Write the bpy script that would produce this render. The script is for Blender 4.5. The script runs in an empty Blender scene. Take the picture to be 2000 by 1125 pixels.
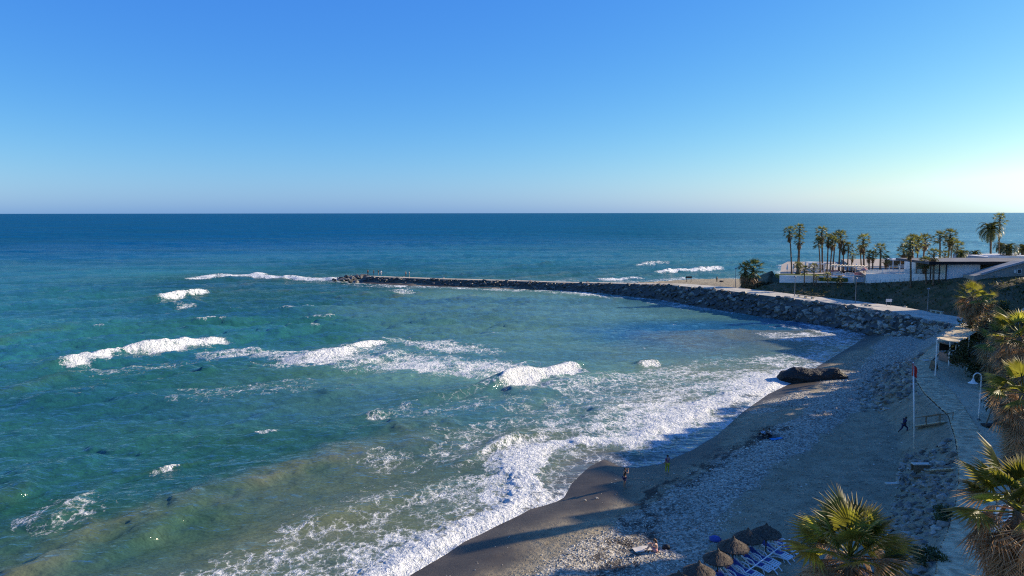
import bpy, math, random
import numpy as np
from mathutils import Vector, Matrix

random.seed(7)
rng = np.random.default_rng(11)
scene = bpy.context.scene
COL = scene.collection
R = math.radians

# ------------------------------------------------------------------ camera
F, CAMH = 1455.0, 24.0
PITCH = math.atan(147.0 / F)
cam_d = bpy.data.cameras.new('camera')
cam_d.sensor_width = 36.0
cam_d.lens = 36.0 * F / 2000.0
cam_d.clip_start = 0.5
cam_d.clip_end = 60000
cam = bpy.data.objects.new('camera', cam_d)
COL.objects.link(cam)
cam.location = (0, 0, CAMH)
cam.rotation_euler = (R(90) - PITCH, R(0.06), 0)
scene.camera = cam

# ------------------------------------------------------------------ light
SUN_EL, SUN_AZ = R(22), R(15)          # azimuth from +X towards +Y
world = bpy.data.worlds.new('World')
scene.world = world
world.use_nodes = True
wn = world.node_tree.nodes
wl = world.node_tree.links
wn.clear()
sky = wn.new('ShaderNodeTexSky')
sky.sky_type = 'NISHITA'
sky.sun_disc = False
sky.sun_elevation = SUN_EL
sky.sun_rotation = R(90) - SUN_AZ
sky.altitude = 20
sky.air_density = 1.0
sky.dust_density = 0.5
sky.ozone_density = 1.0
# one tone curve for the whole sky: per channel gain * value ** gamma + floor, as the photograph's camera renders blue
EXPOSURE = 0.8
bg = wn.new('ShaderNodeBackground')
bg.inputs['Strength'].default_value = 0.12
wo = wn.new('ShaderNodeOutputWorld')
sep = wn.new('ShaderNodeSeparateColor')
com = wn.new('ShaderNodeCombineColor')
wl.new(sky.outputs[0], sep.inputs[0])
for ci, (gam, gain, floor) in enumerate([(2.1, 0.0085, 0.036), (1.5, 0.031, 0.12), (0.36, 0.4942, 0.0)]):
    pw = wn.new('ShaderNodeMath')
    pw.operation = 'POWER'
    pw.inputs[1].default_value = gam
    ml = wn.new('ShaderNodeMath')
    ml.operation = 'MULTIPLY_ADD'
    ml.inputs[1].default_value = gain / (0.12 * 2 ** EXPOSURE)
    ml.inputs[2].default_value = floor / (0.12 * 2 ** EXPOSURE)
    mn = wn.new('ShaderNodeMath')
    mn.operation = 'MINIMUM'
    mn.inputs[1].default_value = 2.2 / (0.12 * 2 ** EXPOSURE)
    wl.new(sep.outputs[ci], pw.inputs[0])
    wl.new(pw.outputs[0], ml.inputs[0])
    wl.new(ml.outputs[0], mn.inputs[0])
    wl.new(mn.outputs[0], com.inputs[ci])
cap = wn.new('ShaderNodeMath')
cap.operation = 'MINIMUM'
lift_b = wn.new('ShaderNodeMath')
lift_b.operation = 'MAXIMUM'
ga = wn.new('ShaderNodeMath')
ga.operation = 'MULTIPLY_ADD'
ga.inputs[1].default_value = 0.20
wl.new(com.inputs[0].links[0].from_socket, ga.inputs[0])
wl.new(com.inputs[1].links[0].from_socket, ga.inputs[2])
wl.new(ga.outputs[0], com.inputs[1])
gch = ga.outputs[0]
for node_, ci, k in ((cap, 0, 0.82), (lift_b, 2, 0.97)):
    sc_ = wn.new('ShaderNodeMath')
    sc_.operation = 'MULTIPLY'
    sc_.inputs[1].default_value = k
    wl.new(gch, sc_.inputs[0])
    wl.new(com.inputs[ci].links[0].from_socket, node_.inputs[0])
    wl.new(sc_.outputs[0], node_.inputs[1])
    wl.new(node_.outputs[0], com.inputs[ci])
wl.new(com.outputs[0], bg.inputs['Color'])
wl.new(bg.outputs[0], wo.inputs[0])

sun_d = bpy.data.lights.new('sun', 'SUN')
sun_d.energy = 5.0
sun_d.angle = R(0.53)
sun_d.color = (1.0, 0.85, 0.64)
sun = bpy.data.objects.new('sun', sun_d)
COL.objects.link(sun)
SDIR = Vector((math.cos(SUN_EL) * math.cos(SUN_AZ), math.cos(SUN_EL) * math.sin(SUN_AZ), math.sin(SUN_EL)))
sun.rotation_euler = SDIR.to_track_quat('Z', 'Y').to_euler()
sun.location = (120, 60, 80)

scene.view_settings.view_transform = 'Standard'
scene.view_settings.look = 'None'
scene.view_settings.gamma = 1.0
scene.view_settings.use_curve_mapping = False
scene.view_settings.exposure = EXPOSURE
scene.cycles.use_denoising = False
scene.cycles.filter_width = 1.15
scene.cycles.max_bounces = 6
scene.cycles.transparent_max_bounces = 8
scene.cycles.caustics_reflective = False
scene.cycles.caustics_refractive = False

# ------------------------------------------------------------------ helpers
CT, ST = math.cos(PITCH), math.sin(PITCH)

def ray(px, py):
    u = (px - 1000.0) / F
    v = (562.5 - py) / F
    return u, CT + v * ST, -ST + v * CT

def P(px, py, z=0.0):
    """point of the place seen at photo pixel px,py and lying at height z"""
    a, b, c = ray(px, py)
    t = (z - CAMH) / c
    return Vector((a * t, b * t, z))

def PY(px, py, Y):
    a, b, c = ray(px, py)
    t = Y / b
    return Vector((a * t, Y, CAMH + c * t))

def poly(pts, z=0.0):
    return np.array([P(x, y, z)[:2] for x, y in pts])

def seg_dist(x, y, pts, closed=False):
    best = np.full(x.shape, 1e9)
    arc = np.zeros(x.shape)
    n = len(pts)
    L = 0.0
    for i in range(n if closed else n - 1):
        ax, ay = pts[i]
        bx, by = pts[(i + 1) % n]
        dx, dy = bx - ax, by - ay
        l2 = dx * dx + dy * dy + 1e-12
        t = np.clip(((x - ax) * dx + (y - ay) * dy) / l2, 0, 1)
        d = np.hypot(x - ax - t * dx, y - ay - t * dy)
        m = d < best
        best = np.where(m, d, best)
        arc = np.where(m, L + t * math.sqrt(l2), arc)
        L += math.sqrt(l2)
    return best, arc

def inside(x, y, pts):
    res = np.zeros(x.shape, bool)
    n = len(pts)
    j = n - 1
    for i in range(n):
        xi, yi = pts[i]
        xj, yj = pts[j]
        if yi != yj:
            c = ((yi > y) != (yj > y)) & (x < (xj - xi) * (y - yi) / (yj - yi) + xi)
            res ^= c
        j = i
    return res

def sdist(x, y, pts):
    """negative inside the polygon"""
    d, _ = seg_dist(x, y, pts, True)
    return np.where(inside(x, y, pts), -d, d)

def sstep(a, b, x):
    t = np.clip((x - a) / (b - a), 0, 1)
    return t * t * (3 - 2 * t)

def tile_noise(N, beta, seed):
    r = np.random.default_rng(seed)
    kx = np.fft.fftfreq(N)[:, None] * N
    ky = np.fft.fftfreq(N)[None, :] * N
    k = np.hypot(kx, ky)
    k[0, 0] = 1
    amp = k ** (-beta)
    amp[0, 0] = 0
    h = np.real(np.fft.ifft2(amp * np.exp(2j * np.pi * r.random((N, N)))))
    return h / h.std()

def samp(tile, x, y, L, rot=0.0):
    N = tile.shape[0]
    c, s = math.cos(rot), math.sin(rot)
    u = (x * c + y * s) / L * N
    v = (-x * s + y * c) / L * N
    i0 = np.floor(u).astype(np.int64)
    j0 = np.floor(v).astype(np.int64)
    fu, fv = u - i0, v - j0
    i0 %= N
    j0 %= N
    i1 = (i0 + 1) % N
    j1 = (j0 + 1) % N
    return (tile[i0, j0] * (1 - fu) + tile[i1, j0] * fu) * (1 - fv) + (tile[i0, j1] * (1 - fu) + tile[i1, j1] * fu) * fv

NT = tile_noise(256, 1.6, 3)
NT2 = tile_noise(256, 1.2, 5)
NTS = tile_noise(256, 2.4, 9)

def fast_mesh(name, verts, faces, smooth=True):
    """verts (n,3), faces (m,k) arrays"""
    verts = np.asarray(verts, np.float32)
    faces = np.asarray(faces, np.int32)
    me = bpy.data.meshes.new(name)
    k = faces.shape[1]
    me.vertices.add(len(verts))
    me.vertices.foreach_set('co', verts.ravel())
    me.loops.add(faces.size)
    me.loops.foreach_set('vertex_index', faces.ravel())
    me.polygons.add(len(faces))
    me.polygons.foreach_set('loop_start', np.arange(0, faces.size, k, dtype=np.int32))
    me.polygons.foreach_set('use_smooth', np.full(len(faces), smooth))
    me.update(calc_edges=True)
    return me

def attr(me, name, vals):
    a = me.attributes.new(name, 'FLOAT', 'POINT')
    a.data.foreach_set('value', np.asarray(vals, np.float32).ravel())

def link(name, me, m=None, parent=None):
    o = bpy.data.objects.new(name, me)
    COL.objects.link(o)
    if m is not None:
        me.materials.clear()
        me.materials.append(m)
    if parent is not None:
        o.parent = parent
    return o

def tag(o, label, cat, group=None):
    o['label'] = label
    o['category'] = cat
    if group:
        o['group'] = group
    return o

def struct(o):
    o['kind'] = 'structure'
    return o

def stuff(o):
    o['kind'] = 'stuff'
    return o

def thing(name, label, cat, loc=(0, 0, 0), rz=0.0, group=None):
    o = bpy.data.objects.new(name, None)
    COL.objects.link(o)
    o.empty_display_size = 0.2
    o.location = loc
    o.rotation_euler = (0, 0, rz)
    return tag(o, label, cat, group)

def dup(root, loc, rz=None, label=None, scale=None):
    r = root.copy()
    COL.objects.link(r)
    r.location = loc
    if rz is not None:
        r.rotation_euler = (0, 0, rz)
    if scale is not None:
        r.scale = (scale,) * 3 if not hasattr(scale, '__len__') else scale
    if label:
        r['label'] = label
    for ch in list(root.children):
        c = ch.copy()
        COL.objects.link(c)
        c.parent = r
        for g in list(ch.children):
            d = g.copy()
            COL.objects.link(d)
            d.parent = c
    return r

class MB:
    """collects simple shapes into one mesh"""
    def __init__(s):
        s.v = []
        s.f = []

    def add(s, vs, fs):
        b = len(s.v)
        s.v.extend([tuple(v) for v in vs])
        s.f.extend([tuple(i + b for i in q) for q in fs])
        return s

    def box(s, c, d, rz=0.0, M=None):
        hx, hy, hz = d[0] / 2, d[1] / 2, d[2] / 2
        vs = [Vector((sx * hx, sy * hy, sz * hz)) for sx in (-1, 1) for sy in (-1, 1) for sz in (-1, 1)]
        rot = M if M is not None else Matrix.Rotation(rz, 3, 'Z')
        vs = [rot @ v + Vector(c) for v in vs]
        return s.add(vs, [(0, 1, 3, 2), (4, 6, 7, 5), (0, 4, 5, 1), (2, 3, 7, 6), (0, 2, 6, 4), (1, 5, 7, 3)])

    def tube(s, pts, rad, n=8, cap=True):
        pts = [Vector(p) for p in pts]
        if not hasattr(rad, '__len__'):
            rad = [rad] * len(pts)
        vs, fs = [], []
        prev = None
        for i, p in enumerate(pts):
            d = (pts[min(i + 1, len(pts) - 1)] - pts[max(i - 1, 0)]).normalized()
            if prev is None:
                a = d.orthogonal().normalized()
            else:
                a = (prev - d * prev.dot(d))
                a = a.normalized() if a.length > 1e-6 else d.orthogonal().normalized()
            prev = a
            b = d.cross(a)
            for k in range(n):
                t = 2 * math.pi * k / n
                vs.append(p + (a * math.cos(t) + b * math.sin(t)) * rad[i])
        for i in range(len(pts) - 1):
            for k in range(n):
                k2 = (k + 1) % n
                fs.append((i * n + k, i * n + k2, (i + 1) * n + k2, (i + 1) * n + k))
        if cap:
            fs.append(tuple(range(n - 1, -1, -1)))
            fs.append(tuple((len(pts) - 1) * n + k for k in range(n)))
        return s.add(vs, fs)

    def lathe(s, prof, c=(0, 0, 0), n=16, jit=0.0):
        vs, fs = [], []
        for r_, z in prof:
            for k in range(n):
                t = 2 * math.pi * k / n
                q = 1 + random.uniform(-jit, jit)
                vs.append((c[0] + r_ * q * math.cos(t), c[1] + r_ * q * math.sin(t), c[2] + z))
        for i in range(len(prof) - 1):
            for k in range(n):
                k2 = (k + 1) % n
                fs.append((i * n + k, i * n + k2, (i + 1) * n + k2, (i + 1) * n + k))
        return s.add(vs, fs)

    def prism(s, pts2, z0, z1):
        n = len(pts2)
        vs = [(p[0], p[1], z0) for p in pts2] + [(p[0], p[1], z1) for p in pts2]
        fs = [tuple(range(n - 1, -1, -1)), tuple(range(n, 2 * n))]
        for i in range(n):
            j = (i + 1) % n
            fs.append((i, j, n + j, n + i))
        return s.add(vs, fs)

    def mesh(s, name, smooth=False):
        me = bpy.data.meshes.new(name)
        me.from_pydata([tuple(v) for v in s.v], [], s.f)
        if smooth:
            me.polygons.foreach_set('use_smooth', [True] * len(me.polygons))
        me.update()
        return me

    def build(s, name, m, parent=None, smooth=False):
        return link(name, s.mesh(name, smooth), m, parent)

# ------------------------------------------------------------------ materials
def newmat(name):
    m = bpy.data.materials.new(name)
    m.use_nodes = True
    nt = m.node_tree
    nt.nodes.clear()
    return m, nt.nodes, nt.links

class G:
    """small node helper"""
    def __init__(s, nodes, links):
        s.n, s.l = nodes, links
        s.co = nodes.new('ShaderNodeNewGeometry')

    def set(s, sock, v):
        if isinstance(v, (int, float)):
            sock.default_value = v
        elif isinstance(v, tuple):
            sock.default_value = v if len(v) == len(sock.default_value) else (*v, 1)
        else:
            s.l.new(v, sock)

    def noise(s, scale, detail=3, rough=0.55, vec=None, stretch=None, rot=0.0, dist=0.0):
        t = s.n.new('ShaderNodeTexNoise')
        t.inputs['Scale'].default_value = scale
        t.inputs['Detail'].default_value = detail
        t.inputs['Roughness'].default_value = rough
        t.inputs['Distortion'].default_value = dist
        v = vec or s.co.outputs['Position']
        if stretch:
            if rot:
                vr = s.n.new('ShaderNodeVectorRotate')
                vr.rotation_type = 'Z_AXIS'
                vr.inputs['Angle'].default_value = rot
                s.l.new(v, vr.inputs['Vector'])
                v = vr.outputs[0]
            mp = s.n.new('ShaderNodeMapping')
            mp.inputs['Scale'].default_value = stretch
            s.l.new(v, mp.inputs[0])
            v = mp.outputs[0]
        s.l.new(v, t.inputs['Vector'])
        return t.outputs['Fac']

    def attr(s, name):
        a = s.n.new('ShaderNodeAttribute')
        a.attribute_name = name
        return a.outputs['Fac']

    def math(s, op, a, b=0.0, c=0.0):
        m = s.n.new('ShaderNodeMath')
        m.operation = op
        s.set(m.inputs[0], a)
        s.set(m.inputs[1], b)
        if len(m.inputs) > 2:
            s.set(m.inputs[2], c)
        return m.outputs[0]

    def ramp(s, v, a, b, lo=0.0, hi=1.0):
        m = s.n.new('ShaderNodeMapRange')
        m.interpolation_type = 'SMOOTHSTEP'
        s.set(m.inputs[0], v)
        s.set(m.inputs[1], a)
        s.set(m.inputs[2], b)
        s.set(m.inputs[3], lo)
        s.set(m.inputs[4], hi)
        return m.outputs[0]

    def mix(s, f, a, b):
        m = s.n.new('ShaderNodeMix')
        m.data_type = 'RGBA'
        s.set(m.inputs[0], f)
        s.set(m.inputs[6], a)
        s.set(m.inputs[7], b)
        return m.outputs[2]

    def bump(s, h, dist=0.1, strength=1.0, normal=None):
        b = s.n.new('ShaderNodeBump')
        b.inputs['Strength'].default_value = strength
        b.inputs['Distance'].default_value = dist
        s.l.new(h, b.inputs['Height'])
        if normal is not None:
            s.l.new(normal, b.inputs['Normal'])
        return b.outputs[0]

    def pbsdf(s, col, rough=0.8, normal=None, spec=0.3, metal=0.0):
        p = s.n.new('ShaderNodeBsdfPrincipled')
        s.set(p.inputs['Base Color'], col)
        s.set(p.inputs['Roughness'], rough)
        s.set(p.inputs['Metallic'], metal)
        p.inputs['Specular IOR Level'].default_value = spec
        if normal is not None:
            s.l.new(normal, p.inputs['Normal'])
        return p

    def out(s, sh):
        o = s.n.new('ShaderNodeOutputMaterial')
        s.l.new(sh, o.inputs[0])

_mats = {}

def simple(name, col, rough=0.7, var=0.25, scale=3.0, bump=0.0, bscale=20.0, spec=0.3, metal=0.0, island=0.0):
    if name in _mats:
        return _mats[name]
    m, n, l = newmat(name)
    g = G(n, l)
    nz = g.noise(scale, 4, 0.6)
    f = g.ramp(nz, 0.3, 0.7, 1 - var, 1 + var)
    if island:
        f = g.math('MULTIPLY', f, g.ramp(g.co.outputs['Random Per Island'], 0, 1, 1 - island, 1 + island))
    mul = n.new('ShaderNodeVectorMath')
    mul.operation = 'SCALE'
    mul.inputs[0].default_value = col
    l.new(f, mul.inputs['Scale'])
    nor = g.bump(g.noise(bscale, 3), bump) if bump else None
    p = g.pbsdf(mul.outputs[0], rough, nor, spec, metal)
    g.out(p.outputs[0])
    _mats[name] = m
    return m

def leafmat(name, col, tcol, mixf=0.35, var=0.35, rough=0.5, objvar=0.25, tip=None):
    m, n, l = newmat(name)
    g = G(n, l)
    oi = n.new('ShaderNodeObjectInfo')
    nz = g.ramp(g.noise(2.5, 3), 0.3, 0.7, 1 - var, 1 + var)
    nz = g.math('MULTIPLY', nz, g.ramp(oi.outputs['Random'], 0, 1, 1 - objvar, 1 + objvar))
    nz = g.math('MULTIPLY', nz, g.ramp(g.co.outputs['Random Per Island'], 0, 1, 0.75, 1.25))
    def sc(c):
        mul = n.new('ShaderNodeVectorMath')
        mul.operation = 'SCALE'
        mul.inputs[0].default_value = c
        l.new(nz, mul.inputs['Scale'])
        if tip is not None:
            return g.mix(g.ramp(g.attr('tip'), 0.15, 1.0), mul.outputs[0], tip)
        return mul.outputs[0]
    p = g.pbsdf(sc(col), rough, None, 0.35)
    t = n.new('ShaderNodeBsdfTranslucent')
    l.new(sc(tcol), t.inputs['Color'])
    mx = n.new('ShaderNodeMixShader')
    mx.inputs[0].default_value = mixf
    l.new(p.outputs[0], mx.inputs[1])
    l.new(t.outputs[0], mx.inputs[2])
    g.out(mx.outputs[0])
    return m

M_frond = leafmat('frond green', (0.115, 0.135, 0.028), (0.32, 0.31, 0.035), 0.45, objvar=0.45, tip=(0.34, 0.27, 0.13))
M_frond_far = leafmat('frond far', (0.10, 0.115, 0.035), (0.22, 0.22, 0.045), 0.35, tip=(0.30, 0.25, 0.11))
M_dead = leafmat('dead frond', (0.30, 0.195, 0.10), (0.36, 0.20, 0.09), 0.35, objvar=0.5, tip=(0.46, 0.34, 0.2))
M_dead_far = leafmat('dead far', (0.21, 0.13, 0.062), (0.25, 0.14, 0.06), 0.25)
M_shrub = leafmat('shrub leaf', (0.065, 0.075, 0.026), (0.09, 0.10, 0.02), 0.25)
M_dry = leafmat('dry shrub', (0.10, 0.085, 0.045), (0.14, 0.10, 0.05), 0.25)
M_trunk = simple('palm bark', (0.17, 0.125, 0.085), 0.9, 0.35, 4, 0.05, 14)
M_stem = simple('petiole', (0.28, 0.20, 0.07), 0.6, 0.3, 5)
M_rock = simple('revetment rock', (0.22, 0.20, 0.165), 0.85, 0.5, 0.9, 0.12, 5, island=0.3)
M_rock_wet = simple('wet rock', (0.09, 0.082, 0.068), 0.55, 0.45, 1.2, 0.12, 5, spec=0.5, island=0.4)
M_rock_pale = simple('pale boulder', (0.38, 0.345, 0.28), 0.85, 0.3, 1.0, 0.08, 5)
M_rock_black = simple('black rock', (0.022, 0.02, 0.018), 0.7, 0.5, 0.8, 0.25, 2.5, spec=0.4)
M_pebble = simple('pebble', (0.40, 0.36, 0.29), 0.8, 0.3, 0.3, island=0.5)
M_concrete = simple('concrete', (0.46, 0.42, 0.34), 0.85, 0.2, 0.5, 0.02, 8)
M_path = simple('sandy path', (0.42, 0.36, 0.28), 0.9, 0.15, 0.3, 0.02, 6)
M_white = simple('white render', (0.78, 0.78, 0.76), 0.75, 0.06, 0.4)
M_wpaint = simple('white paint', (0.72, 0.72, 0.70), 0.45, 0.1, 2.0, spec=0.4)
M_plastic = simple('white plastic', (0.75, 0.76, 0.78), 0.4, 0.05, 3.0, spec=0.4)
M_blue = simple('blue sling fabric', (0.05, 0.08, 0.30), 0.8, 0.15, 4)
M_blue2 = simple('turquoise towel', (0.02, 0.20, 0.45), 0.9, 0.15, 4)
M_straw = simple('straw thatch', (0.085, 0.068, 0.052), 0.95, 0.4, 9, 0.06, 25, island=0.3)
M_straw_d = simple('dark thatch', (0.07, 0.052, 0.045), 0.95, 0.4, 9, 0.06, 25, island=0.3)
M_wood = simple('wood', (0.19, 0.135, 0.085), 0.8, 0.3, 3, 0.02, 20)
M_plank = simple('weathered plank', (0.56, 0.44, 0.27), 0.85, 0.35, 1.6, 0.02, 18)
M_dkwood = simple('dark wood', (0.06, 0.045, 0.035), 0.8, 0.3, 3)
M_reed = simple('reed canopy', (0.55, 0.44, 0.27), 0.9, 0.35, 1.6, 0.04, 14, island=0.22)
M_dark = simple('dark roof', (0.13, 0.13, 0.14), 0.8, 0.2, 0.5)
M_greyroof = simple('pale roof', (0.45, 0.46, 0.48), 0.8, 0.12, 0.4)
M_beige = simple('beige render', (0.36, 0.34, 0.30), 0.85, 0.12, 0.4)
M_pink = simple('terracotta counter', (0.33, 0.19, 0.14), 0.85, 0.15, 1)
M_black = simple('black', (0.015, 0.015, 0.017), 0.6, 0.2, 2)
M_red = simple('red flag', (0.50, 0.03, 0.02), 0.8, 0.1, 2)
M_green = simple('green plastic', (0.03, 0.22, 0.09), 0.5, 0.1, 2)
M_cream = simple('cream canvas', (0.62, 0.55, 0.45), 0.85, 0.08, 1)
M_metal = simple('grey metal', (0.22, 0.23, 0.24), 0.5, 0.15, 2, metal=0.3)
M_salmon = simple('salmon cushion', (0.55, 0.24, 0.20), 0.85, 0.1, 2)
M_brick = simple('warm floor', (0.34, 0.29, 0.24), 0.85, 0.15, 0.8)

def glassmat():
    m, n, l = newmat('pale glass')
    g = G(n, l)
    p = g.pbsdf((0.55, 0.62, 0.66), 0.08, None, 0.5)
    p.inputs['Alpha'].default_value = 0.45
    g.out(p.outputs[0])
    return m
M_glass = glassmat()
M_window = simple('window pane', (0.03, 0.04, 0.05), 0.1, 0.1, 1, spec=0.6)

# ------------------------------------------------------------------ plan of the coast (world metres)
W_LINE = [(560, 1270), (660, 1200), (760, 1145), (800, 1123), (870, 1082), (905, 1058), (940, 1042), (975, 1024), (1010, 1008),
          (1035, 994), (1060, 988), (1085, 980), (1100, 972), (1115, 945), (1130, 930), (1150, 912), (1178, 897), (1192, 903), (1210, 911), (1240, 914), (1262, 911),
          (1290, 906), (1310, 897), (1350, 880), (1400, 850), (1450, 805), (1500, 770), (1560, 742),
          (1600, 714), (1640, 690), (1665, 675), (1695, 656)]
REV = [(1690, 646), (1640, 642), (1610, 639), (1592, 632), (1574, 621), (1535, 621), (1499, 617), (1460, 612), (1400, 604), (1340, 593),
       (1316, 582), (1235, 576), (1200, 572), (1100, 569), (1000, 566), (900, 562), (800, 559), (720, 555), (655, 549)]
wl_w = poly(W_LINE, 0.25)
rev_w = poly(REV, 0.0)
tip = rev_w[-1]
back = [(-57, 262), (-40, 264), (0, 254), (35, 246), (50, 256), (62, 262), (76, 264), (88, 258), (95, 262), (112, 264), (135, 276), (320, 330)]
LAND = np.array(list(wl_w) + list(rev_w) + back + [(420, 200), (420, -120), (-42, -120), (-36, 0)])

def shore(x, y):
    """signed distance to the water's edge, positive at sea"""
    return sdist(x, y, LAND)

# promenade / boardwalk stations
BW = [((1800, 1240), (1926, 1240)), ((1827, 1125), (1931, 1125)), ((1837, 1072), (1935, 1079)), ((1851, 1039), (1940, 1048)),
      ((1866, 990), (1945, 998)), ((1873, 942), (1943, 945)), ((1872, 895), (1936, 892)), ((1866, 855), (1921, 858)),
      ((1852, 812), (1893, 814)), ((1828, 790), (1878, 791)), ((1806, 769), (1862, 769)), ((1790, 745), (1838, 747)),
      ((1785, 722), (1817, 725)), ((1794, 702), (1820, 705)), ((1815, 684), (1838, 688))]
ZP = 4.5
bwl = [P(*a, ZP) for a, b in BW]
bwr = [P(*b, ZP) for a, b in BW]
PROM = np.array([(22, -60), (21.5, 20)] + [(p.x - 0.15, p.y) for p in bwl] + [P(1838, 668, ZP)[:2], P(1858, 646, ZP)[:2], P(1872, 634, ZP)[:2], (150, 150), (150, -60)])
ROAD_N = [(1875, 636), (1845, 630), (1775, 618), (1700, 603), (1610, 591), (1520, 581), (1460, 573), (1400, 566)]
road_n = [P(x, y, ZP).xy for x, y in ROAD_N]
road_n += [P(1310, 557, 4.0).xy, P(1190, 554, 2.9).xy, P(1100, 552.5, 2.4).xy, P(1000, 549, 2.3).xy, P(850, 545, 2.2).xy, P(715, 540, 2.1).xy]
road_z = [4.5] * 8 + [4.0, 2.9, 2.4, 2.3, 2.2, 2.1]
road_w = [8, 8, 8, 8, 8, 8, 8, 8, 6, 3.6, 3.2, 3.0, 3.0, 3.0]
road_f = []
for i, p in enumerate(road_n):
    d = (road_n[min(i + 1, len(road_n) - 1)] - road_n[max(i - 1, 0)]).normalized()
    nrm = Vector((d.y, -d.x))
    road_f.append(p + nrm * road_w[i] * 1.0)
# the far side must lie away from the bay
if road_f[3].y < road_n[3].y:
    road_f = [p * 2 - q for p, q in zip(road_n, road_f)]
road_c = np.array([((a + b) / 2)[:] for a, b in zip(road_n, road_f)])

def road_height(x, y):
    best = np.full(x.shape, -50.0)
    for i in range(len(road_n) - 1):
        a, b = road_c[i], road_c[i + 1]
        dx, dy = b - a
        l2 = dx * dx + dy * dy
        t = np.clip(((x - a[0]) * dx + (y - a[1]) * dy) / l2, 0, 1)
        d = np.hypot(x - a[0] - t * dx, y - a[1] - t * dy)
        hw = (road_w[i] * (1 - t) + road_w[i + 1] * t) / 2
        z = road_z[i] * (1 - t) + road_z[i + 1] * t
        slope = 0.9
        best = np.maximum(best, z - 0.06 - np.maximum(d - hw - 0.2, 0) * slope)
    return best

# club wall line and what stands behind it
WALL = [(PY(1522, 552, 188)), (PY(1690, 553, 182)), (PY(1850, 545.5, 165)), (PY(1925, 544, 160)), (PY(2060, 540, 156))]
CLUB = np.array([(p.x, p.y) for p in WALL] + [(230, 170), (230, 250), (118, 252), (92, 250), (84.5, 233)])
WZ = [p.z for p in WALL]
WX = [p.x for p in WALL]
HILL = np.array([(72, 118), (61.5, 100), (57.5, 88), (54, 79), (51, 71), (49.5, 58), (49, 0), (170, 0), (170, 150), (100, 143), (88, 132)])

def ground(x, y, s=None):
    if s is None:
        s = shore(x, y)
    inl = np.maximum(-s, 0)
    zb = 0.25 + 1.65 * (1 - np.exp(-inl / 9.0)) + 0.012 * np.minimum(inl, 60) - 0.09 * np.maximum(s, 0)
    zb = np.maximum(zb, -6)
    zb = zb + 0.07 * samp(NT, x, y, 40.0) * sstep(0.5, 5, inl)
    zb = zb + 0.10 * np.sin(inl * 0.9 + samp(NT, x, y, 70) * 0.8) * sstep(3, 7, inl) * (1 - sstep(14, 20, inl))
    z = zb
    z = np.maximum(z, road_height(x, y))
    dp = sdist(x, y, PROM)
    z = np.maximum(z, ZP - 0.06 - np.maximum(dp, 0) * 0.62 - 0.02 * samp(NT, x, y, 20) * (dp > 0.4))
    dc = sdist(x, y, CLUB)
    wz = np.interp(x, WX, WZ) - 0.05
    emb = wz - np.maximum(dc - 0.2, 0) * np.interp(x, WX, [0.40, 0.42, 0.30, 0.26, 0.25])
    emb = np.where((y < 240) & (x > 60), emb, -50)
    emb = np.where((dc < -0.7) & ((x < WX[2] - 0.5) | (y > 178)), 5.0, emb)
    emb = np.where((y > 191) & (dc < 3), np.minimum(emb, 4.2), emb)
    on_emb = emb > z
    z = np.maximum(z, emb + 0.12 * samp(NT, x, y, 18) * (dc > 1.0))
    dh = sdist(x, y, HILL)
    hill = ZP + np.minimum(np.maximum(-dh, 0) * 0.62, 9) + np.maximum(-dh, 0) * 0.02 - np.maximum(dh, 0) * 3
    on_hill = hill > z
    z = np.maximum(z, hill + 0.15 * samp(NT, x, y, 15) * (dh < -0.5))
    return z, s, on_emb, on_hill, dp, dc, dh

def gz(x, y):
    return float(ground(np.array([float(x)]), np.array([float(y)]))[0][0])

def on_ground(px, py, z0=1.8):
    z = z0
    for _ in range(8):
        p = P(px, py, z)
        z = gz(p.x, p.y)
    return P(px, py, z)

# ------------------------------------------------------------------ ground (beach, slopes, headland)
GX = np.concatenate([np.arange(-75, -20, 0.9), np.arange(-20, 62, 0.33), np.arange(62, 130, 0.8), np.arange(130, 330, 8)])
GY = np.concatenate([np.arange(-60, 30, 4), np.arange(30, 112, 0.33), np.arange(112, 290, 0.7), np.arange(290, 340, 8)])
gx, gy = np.meshgrid(GX, GY)
shp = gx.shape
gxf, gyf = gx.ravel(), gy.ravel()
z, s, on_emb, on_hill, dp, dc, dh = ground(gxf, gyf)
nx, ny = shp[1], shp[0]
idx = np.arange(nx * ny).reshape(ny, nx)
faces = np.stack([idx[:-1, :-1], idx[:-1, 1:], idx[1:, 1:], idx[1:, :-1]], -1).reshape(-1, 4)
keep = (s[faces].min(1) < 14)
faces = faces[keep]
me = fast_mesh('beach', np.stack([gxf, gyf, z], 1), faces)
STREAK = [(P(x, y, zz).x, P(x, y, zz).y) for x, y, zz in [(1120, 1180, 1.6), (1210, 1100, 1.6), (1300, 1035, 1.7), (1370, 965, 1.8), (1450, 900, 1.9), (1520, 862, 1.9),
          (1590, 812, 1.9), (1640, 775, 1.9), (1690, 740, 1.8), (1730, 705, 1.7), (1790, 665, 1.8), (1835, 642, 2.2)]]
WEED = [(P(x, y, zz).x, P(x, y, zz).y) for x, y, zz in [(1180, 1125, 1.4), (1215, 1075, 1.4), (1262, 1010, 1.2), (1290, 965, 1.2), (1345, 935, 1.2), (1400, 895, 1.2), (1440, 868, 1.3), (1500, 830, 1.4)]]
dS, aS = seg_dist(gxf, gyf, STREAK)
dW, aW = seg_dist(gxf, gyf, WEED)
inl = np.maximum(-s, 0)
n1 = samp(NT, gxf, gyf, 30)
wS = np.interp(aS, [0, 20, 45, 80, 110, 160], [4.5, 3.2, 2.6, 4.0, 6.5, 6.0])
peb = 1 - sstep(wS * 0.5, wS * 1.3, dS + n1 * 0.8)
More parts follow.
